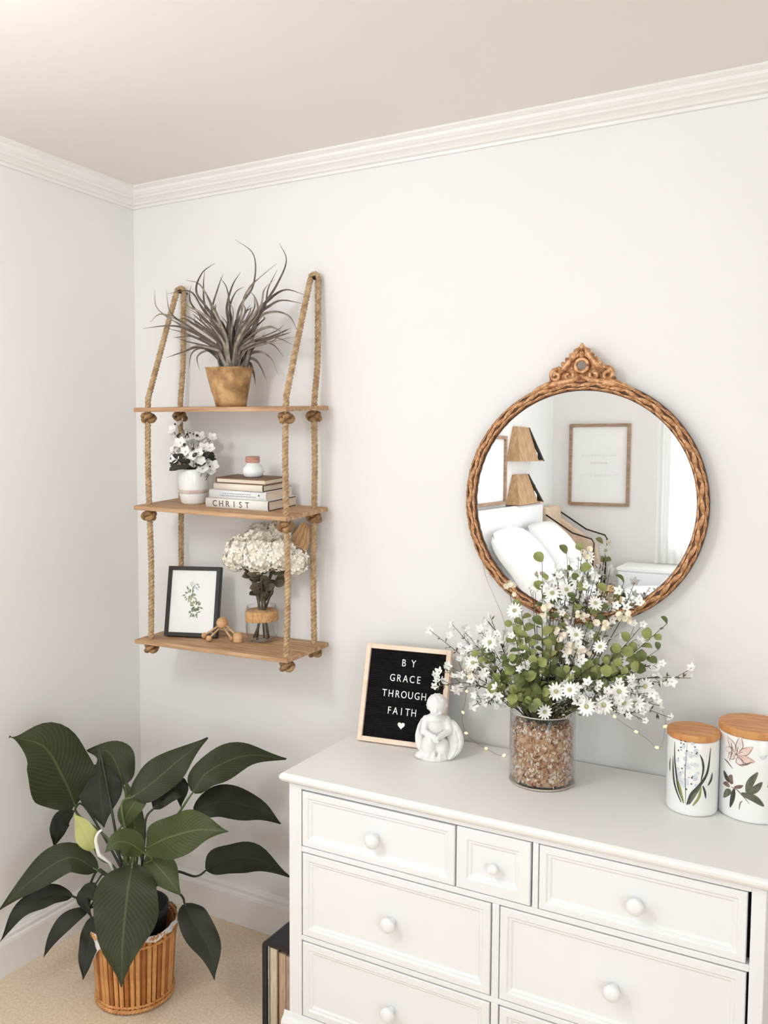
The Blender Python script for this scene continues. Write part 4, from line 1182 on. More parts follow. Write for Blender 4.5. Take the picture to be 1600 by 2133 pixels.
# pierced backing plate: the outline with a slit to the round hole
loop = outer + [(0.0, 0.290)] + inner[::-1] + [(-0.0001, 0.290)]
base = len(cr.v)
bm_pts = []
for w_ in (-0.002, -0.010):
    bm_pts.append(w_)
hole = [(0.0150 * math.cos(2 * math.pi * i / 26 + math.pi * 1.5), CZ + 0.0150 * math.sin(2 * math.pi * i / 26 + math.pi * 1.5)) for i in range(26)]


def ray_out(i):
    """point of the outline in the direction of hole vertex i"""
    dx, dz = hole[i][0], hole[i][1] - CZ
    L0 = math.hypot(dx, dz)
    dx, dz = dx / L0, dz / L0
    poly = outer
    best = 0.02
    for k in range(len(poly)):
        (x1, z1), (x2, z2) = poly[k], poly[(k + 1) % len(poly)]
        den = dx * (z2 - z1) - dz * (x2 - x1)
        if abs(den) < 1e-9:
            continue
        t = (x1 * (z2 - z1) - (z1 - CZ) * (x2 - x1)) / den
        u = (x1 * dz - (z1 - CZ) * dx) / den
        if t > 0 and -1e-6 <= u <= 1 + 1e-6:
            best = max(best, t)
    return (dx * best, CZ + dz * best)


ro_ = [ray_out(i) for i in range(26)]
vs = [(x, y, z) for y in (-0.002, -0.011) for lst in (hole, ro_) for x, z in lst]
fs = []
for i in range(26):
    j = (i + 1) % 26
    fs += [(i, j, 26 + j, 26 + i), (52 + i, 78 + i, 78 + j, 52 + j), (i, 52 + i, 52 + j, j), (26 + i, 26 + j, 78 + j, 78 + i)]
cr.add(vs, fs)
cr.build('crest', M_GOLD, mr, smooth=True)

# ------------------------------------------------------------------ letter board
BW, BH, BD = 0.253, 0.272, 0.018
LBM = Matrix.Translation((0.985, -0.165, DH + 0.0052)) @ Matrix.Rotation(math.radians(7.5), 4, 'Z') @ Matrix.Rotation(math.radians(-16.0), 4, 'X')
lb = thing('letter_board', 'black felt letter board in a pale wood frame leaning on the wall', 'letter board', M=LBM)
frame_bars(lb, BW, BH, 0.0135, BD, M_PINE)
rows = 48
fe = MB()
vs, fs = [], []
hz0, hz1 = 0.0135, BH - 0.0135
for i in range(rows * 4 + 1):
    z = hz0 + (hz1 - hz0) * i / (rows * 4)
    y = 0.0075 + (0.0022 if i % 4 == 0 else 0.0)
    vs += [(0.0135, y, z), (BW - 0.0135, y, z)]
for i in range(rows * 4):
    fs.append((i * 2, i * 2 + 1, i * 2 + 3, i * 2 + 2))
fe.add(vs, fs).box((0.0135, 0.0105, hz0), (BW - 0.0135, 0.016, hz1))
felt = fe.build('felt_panel', M_FELT, lb)
for word, v, pitch, u in (('BY', 0.175, 0.029, 0.515), ('GRACE', 0.335, 0.0195, 0.495), ('THROUGH', 0.497, 0.0195, 0.495), ('FAITH', 0.668, 0.0182, 0.485)):
    for i, ch in enumerate(word):
        me = text_mesh('letter', ch, 0.0285, 0.0008, M_LETTER)
        x = BW * u + (i - (len(word) - 1) / 2) * pitch
        o = inst('letter', me, lb, Matrix.Translation((x, 0.0062, BH * (1 - v))) @ Matrix.Rotation(math.radians(90), 4, 'X') @ Matrix.Diagonal((0.82, 1.0, 1, 1)))
hp = [(0.0105 * math.sin(t) ** 3, 0.0105 * (13 * math.cos(t) - 5 * math.cos(2 * t) - 2 * math.cos(3 * t) - math.cos(4 * t)) / 16) for t in [2 * math.pi * i / 40 for i in range(40)]]
tag(MB().prism([(x + BW * 0.497, z + BH * 0.197) for x, z in hp], 0.0016, lambda x, z, w: (x, 0.0055 + w, z)).build('heart', M_LETTER, lb), 'white heart below the words')

# ------------------------------------------------------------------ angel figurine
an = thing('angel_figurine', 'white plaster kneeling cherub figurine with a folded wing', 'figurine', M=Matrix.Translation((1.238, -0.162, DH)) @ Matrix.Rotation(math.radians(28.7), 4, 'Z'))
g = MB()


def caps(a, b, r0, r1, n=7):
    a, b = Vector(a), Vector(b)
    for i in range(n + 1):
        g.ball(a.lerp(b, i / n), r0 + (r1 - r0) * i / n, 12, 8)


g.lathe([(0, 0), (0.043, 0.0), (0.045, 0.006), (0.04, 0.012), (0, 0.014)], 24, (-0.010, 0.0, 0))
for e in (((-0.010, 0.004, 0.026), (0.040, 0.033, 0.028)), ((-0.026, -0.014, 0.034), (0.022, 0.026, 0.030)), ((0.008, -0.014, 0.032), (0.020, 0.025, 0.027)), ((-0.044, -0.016, 0.011), (0.020, 0.018, 0.0105)),
          ((-0.006, 0.008, 0.076), (0.026, 0.022, 0.042)), ((-0.006, 0.006, 0.103), (0.031, 0.019, 0.015)), ((-0.005, -0.003, 0.141), (0.0245, 0.025, 0.0265)), ((-0.008, -0.018, 0.131), (0.015, 0.011, 0.015)),
          ((-0.009, -0.0285, 0.133), (0.0036, 0.004, 0.0045)), ((-0.018, -0.024, 0.127), (0.007, 0.006, 0.006)), ((0.001, -0.024, 0.127), (0.007, 0.006, 0.006)), ((-0.009, -0.0265, 0.1205), (0.006, 0.004, 0.0035))):
    g.ball(e[0], e[1], 18, 12)
caps((-0.005, 0.004, 0.104), (-0.005, 0.0, 0.122), 0.012, 0.011)
caps((-0.034, 0.004, 0.102), (-0.041, -0.008, 0.072), 0.0105, 0.0095)
caps((-0.041, -0.008, 0.072), (-0.014, -0.036, 0.064), 0.0095, 0.0075)
caps((0.021, 0.004, 0.102), (0.030, -0.008, 0.074), 0.0105, 0.0095)
caps((0.030, -0.008, 0.074), (-0.006, -0.037, 0.063), 0.0095, 0.0075)
for k in range(4):
    caps((-0.013 + k * 0.0032, -0.038, 0.066), (-0.017 + k * 0.0035, -0.046, 0.058), 0.0032, 0.0026, 4)
    caps((-0.007 - k * 0.0032, -0.040, 0.061), (-0.003 - k * 0.003, -0.047, 0.055), 0.0032, 0.0026, 4)
caps((-0.010, -0.036, 0.070), (-0.012, -0.043, 0.073), 0.0035, 0.003, 4)
ra = random.Random(8)
for k in range(60):
    w = 2.39996 * k
    zc = 1 - 1.25 * (k + 0.5) / 60
    d = Vector((math.sqrt(max(0, 1 - zc * zc)) * math.cos(w), math.sqrt(max(0, 1 - zc * zc)) * math.sin(w), zc))
    if d.y < -0.45 and d.z < 0.55:
        continue
    g.ball(Vector((-0.005, -0.001, 0.142)) + Vector((d.x * 0.0235, d.y * 0.0235, d.z * 0.0255)), 0.0062, 8, 6)
for k in range(7):
    a = math.radians(200 + 22 * k)
    caps((-0.010 + 0.026 * math.cos(a), 0.002 + 0.020 * math.sin(a), 0.058), (-0.012 + 0.043 * math.cos(a), 0.0 + 0.040 * math.sin(a), 0.006), 0.004, 0.0055, 6)
remesh(g, 'body', M_PLASTER, an, 0.0019, 4)
WO = catmull([(0.020, 0.014, 0.098), (0.038, 0.008, 0.096), (0.052, 0.000, 0.082), (0.062, -0.007, 0.058), (0.060, -0.012, 0.034), (0.046, -0.016, 0.014), (0.026, -0.018, 0.003)], 8)
WI = catmull([(0.016, 0.018, 0.094), (0.018, 0.014, 0.080), (0.020, 0.008, 0.066), (0.022, 0.000, 0.048), (0.022, -0.008, 0.032), (0.021, -0.014, 0.016), (0.019, -0.018, 0.004)], 8)


def wing(sx):
    def fn(u, v):
        i = int(round(v * (len(WO) - 1)))
        p = WI[i].lerp(WO[i], u)
        bulge = 0.010 * math.sin(math.pi * u) + 0.0028 * abs(math.sin(v * 20 + u * 2)) * u + 0.0025 * abs(math.sin(u * 9.4))
        if sx < 0:
            return Vector((-0.016 - p.x * 0.72, p.y + 0.02 - bulge * 0.5, p.z))
        return p + Vector((0.002, -bulge, 0))
    return MB().grid(fn, 18, len(WO) - 1)


wing(1).build('wing', M_PLASTER, an, smooth=True, solid=0.006)
wing(-1).build('wing', M_PLASTER, an, smooth=True, solid=0.006)

# ------------------------------------------------------------------ tall glass vase, wood chips and bouquet
VC = Vector((1.533, -0.187, DH))
VR, VH = 0.0805, 0.178
va = thing('glass_cylinder_vase', 'clear glass cylinder vase filled with wood chips on the dresser', 'vase', VC)
MB().lathe([(0, 0), (VR - 0.010, 0.0), (VR - 0.003, 0.003), (VR, 0.010), (VR, VH - 0.002), (VR - 0.0015, VH), (VR - 0.0035, VH - 0.002), (VR - 0.004, 0.012), (VR - 0.010, 0.007), (0, 0.007)], 64).build('glass', M_GLASS, va, smooth=True)
MB().tube([((VR - 0.002) * math.cos(a), (VR - 0.002) * math.sin(a), 0.004) for a in [2 * math.pi * i / 64 for i in range(64)]], 0.0022, 6, closed=True).build('base_ring', mat('thick_glass_base', (196, 182, 164), 0.15, (170, 154, 136)), va, smooth=True)
MB().tube([((VR - 0.0018) * math.cos(a), (VR - 0.0018) * math.sin(a), VH) for a in [2 * math.pi * i / 64 for i in range(64)]], 0.0016, 6, closed=True).build('rim', mat('glass_rim', (226, 222, 212), 0.1, (210, 206, 196)), va, smooth=True)
rc = random.Random(17)
ch = bpy.data.meshes.new('wood_chips')
V_, F_, I_ = [], [], []
CR = VR - 0.0055
for k in range(2300):
    z = 0.010 + 0.138 * rc.random()
    a = rc.uniform(0, 2 * math.pi)
    r = CR * (0.93 + 0.035 * rc.random()) if k < 1750 else CR * math.sqrt(rc.random()) * 0.93
    if k >= 1750:
        z = 0.140 + 0.012 * rc.random()
    R = Euler((rc.uniform(0, 6), rc.uniform(0, 6), rc.uniform(0, 6))).to_matrix()
    s = rc.uniform(0.0026, 0.0046)
    o_ = len(V_)
    for x, y, zz in ((-1, -.7, -.35), (1, -.6, -.3), (.8, .7, -.35), (-.9, .6, -.3), (-.8, -.6, .35), (.9, -.7, .3), (1, .6, .35), (-1, .7, .3)):
        V_.append(Vector((r * math.cos(a), r * math.sin(a), z)) + R @ (Vector((x, y, zz)) * s))
    F_ += [tuple(o_ + i for i in f) for f in ((0, 3, 2, 1), (4, 5, 6, 7), (0, 1, 5, 4), (1, 2, 6, 5), (2, 3, 7, 6), (3, 0, 4, 7))]
    I_ += [rc.choice((0, 0, 1, 1, 2, 3, 3, 4))] * 6
ch.from_pydata([tuple(v) for v in V_], [], F_)
for m_ in M_CHIP:
    ch.materials.append(m_)
for p, i in zip(ch.polygons, I_):
    p.material_index = i
cho = bpy.data.objects.new('wood_chips', ch)
col.objects.link(cho)
cho.location = VC
tag(cho, 'tan and cream wood chips filling the glass cylinder vase', 'wood chips', kind='stuff')
co = MB().lathe([(0, 0.009), (CR * 0.9, 0.009), (CR * 0.9, 0.142), (0, 0.144)], 40).build('chip_core', M_CHIP[0], cho)

bq = thing('flower_bouquet', 'loose bouquet of daisies and green sprigs standing in the glass cylinder', 'bouquet', VC + Vector((0, 0, 0.15)))
rb = random.Random(33)


def round_leaf(m, name):
    def fn(u, v):
        w = 0.0098 * math.sqrt(max(0.0, math.sin(math.pi * min(0.99, 0.02 + 0.97 * v)))) * (0.85 + 0.25 * v)
        return Vector(((u - 0.5) * 2 * w, 0.021 * v, 0.004 * math.sin(v * 3) - 0.003 * (1 - abs(2 * u - 1))))
    return MB().grid(fn, 4, 5).mesh(name, m, True)


RL = [round_leaf(M_GREEN, 'leaf'), round_leaf(M_GREEN2, 'leaf')]
DAISY = petal_flower(13, 0.0235, 0.0036, 0.12, M_PETAL, 'daisy')
DCEN = MB().ball((0, 0, 0.0015), (0.006, 0.006, 0.004), 12, 8).mesh('centre', M_DAISYC, True)
STAR = petal_flower(5, 0.0115, 0.0040, 0.45, M_PETAL, 'blossom')
STARB = petal_flower(6, 0.0135, 0.0052, 0.4, M_BEIGE, 'blossom', two=True)
DLEAF = leaf_mesh(0.030, 0.006, M_DARKF, 'dark_leaf')
I0 = bq.matrix_basis.inverted()
PATHS = []
for k, tip in SPRIGS:
    tip = Vector(tip)
    a = rb.uniform(0, 2 * math.pi)
    r = rb.uniform(0, 0.03)
    dirx = (tip - VC)
    base = VC + Vector((r * math.cos(a), r * math.sin(a), 0.115))
    mouth = VC + Vector((max(-0.06, min(0.06, dirx.x * 0.35)), max(-0.055, min(0.055, dirx.y * 0.4)), 0.176 + rb.uniform(0, 0.015)))
    mid = mouth.lerp(tip, 0.55) + Vector((0, 0, 0.018 + 0.03 * abs(dirx.x))) if tip.z < VC.z + 0.33 else mouth.lerp(tip, 0.55)
    pts = catmull([base, mouth, mid, tip], 7)
    PATHS.append((k, pts))
    n = len(pts) - 1
    sm = MB().tube([I0 @ p for p in pts], [0.0018 - 0.0011 * i / n for i in range(n + 1)], 5)
    toc = (CAM - tip).normalized()

    def leafdir(i, side):
        t = (pts[min(i + 1, n)] - pts[max(i - 1, 0)]).normalized()
        s = t.cross(toc)
        s = s.normalized() if s.length > 1e-4 else t.orthogonal()
        d = (s * side * 0.85 + t * 0.45 + Vector((rb.uniform(-.35, .35), rb.uniform(-.35, .35), rb.uniform(-.35, .35)))).normalized()
        nn = (toc * 0.8 + Vector((0, 0, 0.6)) + Vector((rb.uniform(-.5, .5), rb.uniform(-.5, .5), rb.uniform(-.5, .5))))
        x = d.cross(nn).normalized()
        return Matrix((x, d, x.cross(d))).transposed()
    if k == 'g':
        st = sm.build('sprig', M_TWIG, bq, smooth=True)
        for j in range(11):
            i = int(n * (0.45 + 0.55 * j / 10))
            m_ = RL[0] if rb.random() < 0.62 else RL[1]
            inst('leaf', m_, st, I0 @ place(pts[i], leafdir(i, 1 if j % 2 else -1), rb.uniform(0.85, 1.45)))
    elif k == 'w':
        ends = [tip]
        for j in range(7):
            i = int(n * rb.uniform(0.55, 0.98))
            e = pts[i] + Vector((rb.uniform(-.030, .030), rb.uniform(-.02, .012), rb.uniform(-.012, .034)))
            sm.tube([I0 @ pts[max(i - 1, 0)], I0 @ (pts[i].lerp(e, 0.6) + Vector((0, 0, 0.003))), I0 @ e], 0.0007, 4)
            ends.append(e)
        for j in range(8):
            i = int(n * rb.uniform(0.5, 1.0))
            R = leafdir(i, rb.choice((-1, 1)))
            q = pts[i]
            L_ = rb.uniform(0.009, 0.016)
            sm.add([I0 @ q, I0 @ (q + R @ Vector((0.0022, L_ * .5, .001))), I0 @ (q + R @ Vector((0, L_, 0))), I0 @ (q + R @ Vector((-0.0022, L_ * .5, .001)))], [(0, 1, 2, 3)])
        st = sm.build('sprig', M_TWIG, bq, smooth=True)
        for e in ends:
            d = (toc * 0.7 + Vector((rb.uniform(-.8, .8), rb.uniform(-.8, .8), rb.uniform(-.3, .9))))
            inst('blossom', STAR, st, I0 @ place(e, facing(d), rb.uniform(0.7, 1.25)))
    elif k == 'd':
        st = sm.build('sprig', M_TWIG, bq, smooth=True)
        d = (toc * 1.0 + Vector((rb.uniform(-.45, .45), rb.uniform(-.3, .3), rb.uniform(-.1, .45))))
        Mx = I0 @ place(tip, facing(d), rb.uniform(0.8, 1.0))
        f_ = inst('daisy', DAISY, bq, Mx)
        inst('centre', DCEN, f_, Matrix.Identity(4))
    elif k == 'b':
        st = sm.build('sprig', M_TWIG, bq, smooth=True)
        for j in range(6):
            e = tip + Vector((rb.uniform(-.016, .016), rb.uniform(-.014, .01), rb.uniform(-.016, .014)))
            d = toc + Vector((rb.uniform(-.7, .7), rb.uniform(-.5, .5), rb.uniform(-.2, .8)))
            inst('blossom', STARB, st, I0 @ place(e, facing(d), rb.uniform(0.45, 0.75)))
    else:
        st = sm.build('sprig', M_DARKF, bq, smooth=True)
        for j in range(9):
            i = int(n * rb.uniform(0.45, 1.0))
            inst('dark_leaf', DLEAF, st, I0 @ place(pts[i], leafdir(i, 1 if j % 2 else -1), rb.uniform(0.6, 1.1)))

# wispy filler foliage: hundreds of hair-fine leaflets, too small to tell apart
for name_, m_, num, sz in (('fine_foliage', mat('grey_green_wisp', (150, 150, 122), 0.7, (104, 106, 82), scale=40), 620, 0.010), ('fine_foliage', mat('pale_wisp', (238, 232, 216), 0.7, (214, 206, 186), scale=40), 520, 0.008), ('fine_foliage', M_DARKF, 300, 0.010)):
    mb = MB()
    for q in range(num):
        k, pts = rb.choice(PATHS)
        if m_ is M_DARKF and k not in 'gk':
            continue
        f_ = rb.uniform(0.38, 0.75 if m_ is M_DARKF else 0.99)
        sg = 0.010 * (1.25 - f_)
        c0 = pts[int(f_ * (len(pts) - 1))] + Vector((rb.gauss(0, sg), rb.gauss(0, sg), rb.gauss(0, sg)))
        c0.y = min(c0.y, -0.05)
        R = Euler((rb.uniform(0, 6.3), rb.uniform(0, 6.3), rb.uniform(0, 6.3))).to_matrix()
        L_, w_ = sz * rb.uniform(0.7, 1.5), sz * rb.uniform(0.12, 0.3)
        c0 = I0 @ c0
        mb.add([c0, c0 + R @ Vector((w_, L_ * .5, .001)), c0 + R @ Vector((0, L_, 0)), c0 + R @ Vector((-w_, L_ * .5, .001))], [(0, 1, 2, 3)])
    tag(mb.build(name_, m_, bq), kind='stuff')

# ------------------------------------------------------------------ fairy lights behind the bouquet
fl = thing('fairy_lights', 'thin copper wire fairy lights trailing behind the letter board and bouquet', 'string lights', (1.40, -0.05, DH))
wire = catmull([(1.252, -0.020, 1.00), (1.262, -0.030, 0.93), (1.258, -0.030, 0.88), (1.248, -0.028, 0.82), (1.27, -0.030, 0.775), (1.34, -0.06, 0.760), (1.395, -0.085, 0.762), (1.44, -0.07, 0.80), (1.47, -0.06, 0.90), (1.55, -0.06, 0.95),
                (1.66, -0.085, 0.925), (1.70, -0.07, 0.895), (1.752, -0.05, 0.86), (1.79, -0.05, 0.84), (1.80, -0.04, 0.90), (1.785, -0.04, 0.95)], 8)
MB().tube(wire, 0.0007, 5).build('wire', mat('copper_wire', (206, 190, 160), 0.4, (180, 160, 130), metallic=0.6), fl, world=True)
m_b = bpy.data.materials.new('warm_bulb')
m_b.use_nodes = True
pb = m_b.node_tree.nodes['Principled BSDF']
pb.inputs['Base Color'].default_value = (*srgb(255, 232, 176), 1)
pb.inputs['Emission Color'].default_value = (*srgb(255, 234, 186), 1)
pb.inputs['Emission Strength'].default_value = 0.9
BU = MB().lathe([(0, -0.005), (0.0025, -0.004), (0.0036, 0), (0.003, 0.004), (0, 0.006)], 10).mesh('bulb', m_b, True)
for i in range(3, len(wire), 9):
    inst('bulb', BU, fl, place(wire[i] - fl.location, facing(Vector((math.sin(i), -0.4, math.cos(i))))))
fl2 = catmull([(1.30, -0.022, 1.27), (1.312, -0.022, 1.225), (1.345, -0.03, 1.165), (1.376, -0.05, 1.115), (1.40, -0.08, 1.04)], 6)
MB().tube(fl2, 0.0006, 5).build('wire', MATS['copper_wire'], fl, world=True)

# ------------------------------------------------------------------ two storage jars
M_PRG = mat('print_leaf_green', (116, 116, 96), 0.35, (86, 86, 70), scale=80)
M_PRD = mat('print_dark', (72, 70, 62), 0.35, (52, 52, 46), scale=120)
M_PRL = mat('print_lilac', (226, 230, 234), 0.35, (204, 210, 218), scale=120)
M_PRP = mat('print_blush', (236, 214, 202), 0.35, (222, 192, 176), scale=80)
M_PRB = mat('print_brown', (138, 112, 96), 0.35, (110, 88, 76), scale=80)
M_PRY = mat('print_olive', (164, 164, 96), 0.35, (140, 142, 78), scale=80)


def storage_jar(label, c, r, h, lid_h, strokes):
    t = thing('storage_jar', label, 'jar', c, group='storage jars on the dresser')
    hb = h - lid_h
    MB().lathe([(0, 0), (r - 0.006, 0), (r - 0.001, 0.003), (r, 0.008), (r, hb - 0.004), (r - 0.001, hb - 0.001), (r - 0.003, hb), (0, hb)], 56).build('body', M_CERAMIC, t, smooth=True, bevel=0)
    MB().lathe([(0, hb), (r - 0.001, hb), (r + 0.0012, hb + 0.002), (r + 0.0015, h - 0.003), (r, h - 0.0005), (r - 0.002, h), (0, h)], 56).build('lid', M_LID, t, bevel=0.0005, seg=1)
    a0 = math.atan2(CAM.y - c[1], CAM.x - c[0])
    dots = {}
    for kind, pts, w in strokes:
        P = catmull([(x, z, 0) for x, z in pts], 5) if len(pts) > 1 else None
        if P is None:
            mb = dots.setdefault(kind, MB())
            (x0, z0), k = pts[0], 9
            ring_ = [(x0 + w * math.cos(2 * math.pi * i / k), z0 + w * math.sin(2 * math.pi * i / k)) for i in range(k)]
            mb.add([((r + 0.0003) * math.cos(a0 + x / r), (r + 0.0003) * math.sin(a0 + x / r), z) for x, z in ring_], [tuple(range(k))])
            continue
        n_ = len(P) - 1

        def fn(u, v, P=P, n_=n_, w=w):
            i = min(int(round(v * n_)), n_)
            tg = (P[min(i + 1, n_)] - P[max(i - 1, 0)]).normalized()
            ww = w * (math.sin(math.pi * min(0.97, 0.08 + 0.9 * v)) ** 0.7)
            q = P[i] + Vector((-tg.y, tg.x, 0)) * (u - 0.5) * 2 * ww
            return Vector(((r + 0.0004) * math.cos(a0 + q.x / r), (r + 0.0004) * math.sin(a0 + q.x / r), q.y))
        MB().grid(fn, 2, n_).build('painted_leaf', kind, t)
    for kind, mb in dots.items():
        mb.build('painted_dots', kind, t)['kind'] = 'stuff'
    return t


def Z1(x, y):   # jar 1 drawing grid -> metres on the wall of the jar
    return ((x - 615) * 0.00018, (1545 - y) * 0.000186)


S1 = []
for pts, w, m_ in (([(490, 1385), (395, 1200), (362, 1030), (352, 850)], 0.0026, M_PRD), ([(520, 1380), (450, 1230), (420, 1090), (385, 900), (372, 670)], 0.0024, M_PRD), ([(300, 1060), (290, 980), (298, 890)], 0.002, M_PRD),
                   ([(560, 1400), (610, 1260), (700, 1150), (800, 980), (838, 690)], 0.0034, M_PRD), ([(720, 1090), (745, 950), (730, 840), (695, 765)], 0.0024, M_PRD), ([(580, 1390), (640, 1260), (725, 1140)], 0.005, M_PRG),
                   ([(630, 1400), (700, 1290), (725, 1150)], 0.003, M_PRY), ([(520, 1390), (480, 1250), (430, 1100)], 0.003, M_PRY), ([(745, 1150), (775, 1230), (788, 1310)], 0.0026, M_PRD), ([(815, 1150), (860, 1080), (875, 1000)], 0.0028, M_PRD),
                   ([(545, 1390), (540, 1220), (530, 1000), (545, 620)], 0.0008, M_PRG)):
    S1.append((m_, [Z1(*p) for p in pts], w))
rj = random.Random(2)
for i in range(34):
    x, y = 545 + rj.uniform(-125, 130), 620 + rj.uniform(0, 560)
    S1.append((M_PRL, [Z1(x, y)], rj.uniform(0.0035, 0.0065)))
for i in range(26):
    x, y = 545 + rj.uniform(-115, 120), 600 + rj.uniform(0, 620)
    S1.append((M_PRD, [Z1(x, y)], rj.uniform(0.0011, 0.0022)))
storage_jar('smaller white jar painted with a hyacinth, flat wooden lid', (1.888, -0.179, DH), 0.0565, 0.186, 0.016, S1)


def Z2(x, y):
    return ((x - 1366) * 0.000178, (1590 - y) * 0.000182)


S2 = []
for pts, w, m_ in (([(1305, 1205), (1340, 1080), (1420, 940)], 0.0075, M_PRG), ([(1310, 1215), (1400, 1150), (1475, 1055)], 0.0075, M_PRG), ([(1240, 1235), (1380, 1260), (1505, 1350)], 0.008, M_PRG), ([(1150, 1200), (1130, 1320), (1100, 1450)], 0.0055, M_PRD),
                   ([(1110, 1240), (1050, 1280), (985, 1365)], 0.0075, M_PRG), ([(1075, 1140), (1020, 1090), (975, 1030)], 0.006, M_PRD), ([(1085, 1195), (1030, 1180), (970, 1195)], 0.0055, M_PRB), ([(1150, 1180), (1210, 1160), (1260, 1130)], 0.004, M_PRB),
                   ([(1100, 1190), (1180, 1200), (1260, 1260), (1340, 1340)], 0.0012, M_PRB), ([(1120, 1150), (1090, 1100), (1110, 1040)], 0.007, M_PRB), ([(1200, 890), (1290, 860), (1350, 820)], 0.002, M_PRB), ([(1220, 1440), (1230, 1360), (1260, 1320)], 0.0012, M_PRB), ([(980, 880), (1040, 900), (1120, 960)], 0.0016, M_PRB), ([(1090, 640), (1100, 760), (1070, 880)], 0.0014, M_PRB),
                   ([(1440, 740), (1480, 760), (1520, 720)], 0.004, M_PRL), ([(1545, 1120), (1580, 1090), (1620, 1130)], 0.005, M_PRY)):
    S2.append((m_, [Z2(*p) for p in pts], w))
M_PRT = mat('print_petal', (240, 230, 224), 0.35, (228, 216, 210), scale=90)
for i, (ang, L_) in enumerate(((80, 250), (35, 235), (-12, 225), (128, 235), (172, 190), (215, 150), (-55, 160))):
    ca, sa = math.cos(math.radians(ang)), -math.sin(math.radians(ang))
    cx_, cy_ = 1165, 770
    mid_ = (cx_ + ca * L_ * 0.5 - sa * 12, cy_ + sa * L_ * 0.5 + ca * 12)
    end_ = (cx_ + ca * L_, cy_ + sa * L_)
    S2.append((M_PRP if i in (1, 2) else M_PRT, [Z2(cx_ + ca * 20, cy_ + sa * 20), Z2(*mid_), Z2(*end_)], 0.0085))
    for sd in (-1, 1):
        S2.append((M_PRB, [Z2(cx_ + ca * 25, cy_ + sa * 25), Z2(mid_[0] - sa * sd * 44, mid_[1] + ca * sd * 44), Z2(*end_)], 0.0008))
    S2.append((M_PRB, [Z2(cx_, cy_), Z2(cx_ + ca * L_ * 0.45, cy_ + sa * L_ * 0.45)], 0.0009))
storage_jar('larger white jar painted with a brown-leaved blossom, flat wooden lid', (2.012, -0.135, DH), 0.0745, 0.207, 0.018, S2)

# ------------------------------------------------------------------ peace lily in its basket
LC = Vector((0.412, -0.452, 0.0))
pb_ = thing('wicker_basket', 'honey-coloured wicker basket holding the peace lily on the carpet', 'basket', LC)
BHH = 0.215


def br(z):
    return 0.104 + 0.014 * (z / BHH)


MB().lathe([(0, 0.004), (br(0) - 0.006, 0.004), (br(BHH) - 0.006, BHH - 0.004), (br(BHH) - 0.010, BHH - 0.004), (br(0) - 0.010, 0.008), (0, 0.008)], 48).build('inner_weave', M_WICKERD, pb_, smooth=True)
NS = 44
sv = MB()
w0 = math.pi / NS * 0.80
vs, fs = [], []
for i in range(7):
    z = 0.008 + (BHH - 0.016) * i / 6
    for a, d in ((-w0, -0.002), (-w0 * 0.5, 0.0022), (w0 * 0.5, 0.0022), (w0, -0.002)):
        r = br(z) + d + 0.0012 * math.sin(i * 3.1)
        vs.append((r * math.cos(a), r * math.sin(a), z))
for i in range(6):
    for j in range(3):
        fs.append((i * 4 + j, i * 4 + j + 1, i * 4 + j + 5, i * 4 + j + 4))
STV = [sv.add(vs, fs).mesh('stave', M_WICKER, False)]
st2 = STV[0].copy()
st2.materials.clear()
st2.materials.append(M_WICKERD)
for i in range(NS):
    inst('stave', st2 if i % 3 == 1 else STV[0], pb_, Matrix.Rotation(2 * math.pi * i / NS, 4, 'Z'))
for z, rr in ((0.010, 0.0065), (0.022, 0.0042), (BHH - 0.02, 0.0045), (BHH, 0.0075)):
    def hp_(i, s, z=z, rr=rr):
        a = 2 * math.pi * i / 150
        return ((br(z) + 0.002 + rr * 0.45 * math.cos(a * 34 + s)) * math.cos(a), (br(z) + 0.002 + rr * 0.45 * math.cos(a * 34 + s)) * math.sin(a), z + rr * 0.45 * math.sin(a * 34 + s))
    hpm = MB()
    for s in (0, math.pi):
        hpm.tube([hp_(i, s) for i in range(150)], rr * 0.6, 5, closed=True)
    hpm.build('hoop', M_WICKER, pb_, smooth=True)


def liner(u, v):
    a = 2 * math.pi * u
    front = max(0.0, math.cos(a - math.radians(248))) ** 2
    hang = 0.012 + 0.060 * front * (0.75 + 0.25 * math.sin(9 * a)) + 0.004 * math.sin(13 * a)
    z = BHH + 0.010 + 0.004 * math.sin(7 * a) - v * hang
    r = br(BHH) + 0.0095 - 0.006 * (1 - v) + 0.0015 * math.sin(21 * a)
    return Vector((r * math.cos(a), r * math.sin(a), z))


ln = thing('pot_liner', 'white plastic liner folded over the basket rim', 'liner', LC)
MB().grid(liner, 96, 5).build('liner', M_LINER, ln, smooth=True, solid=0.0008)
pn = thing('nursery_pot', 'black plastic nursery pot inside the wicker basket', 'pot', LC)
MB().lathe([(0, 0.02), (0.072, 0.02), (0.094, 0.24), (0.096, 0.24), (0.097, 0.262), (0.091, 0.262), (0.089, 0.245), (0, 0.243)], 40).build('pot', M_SOIL, pn, smooth=True)

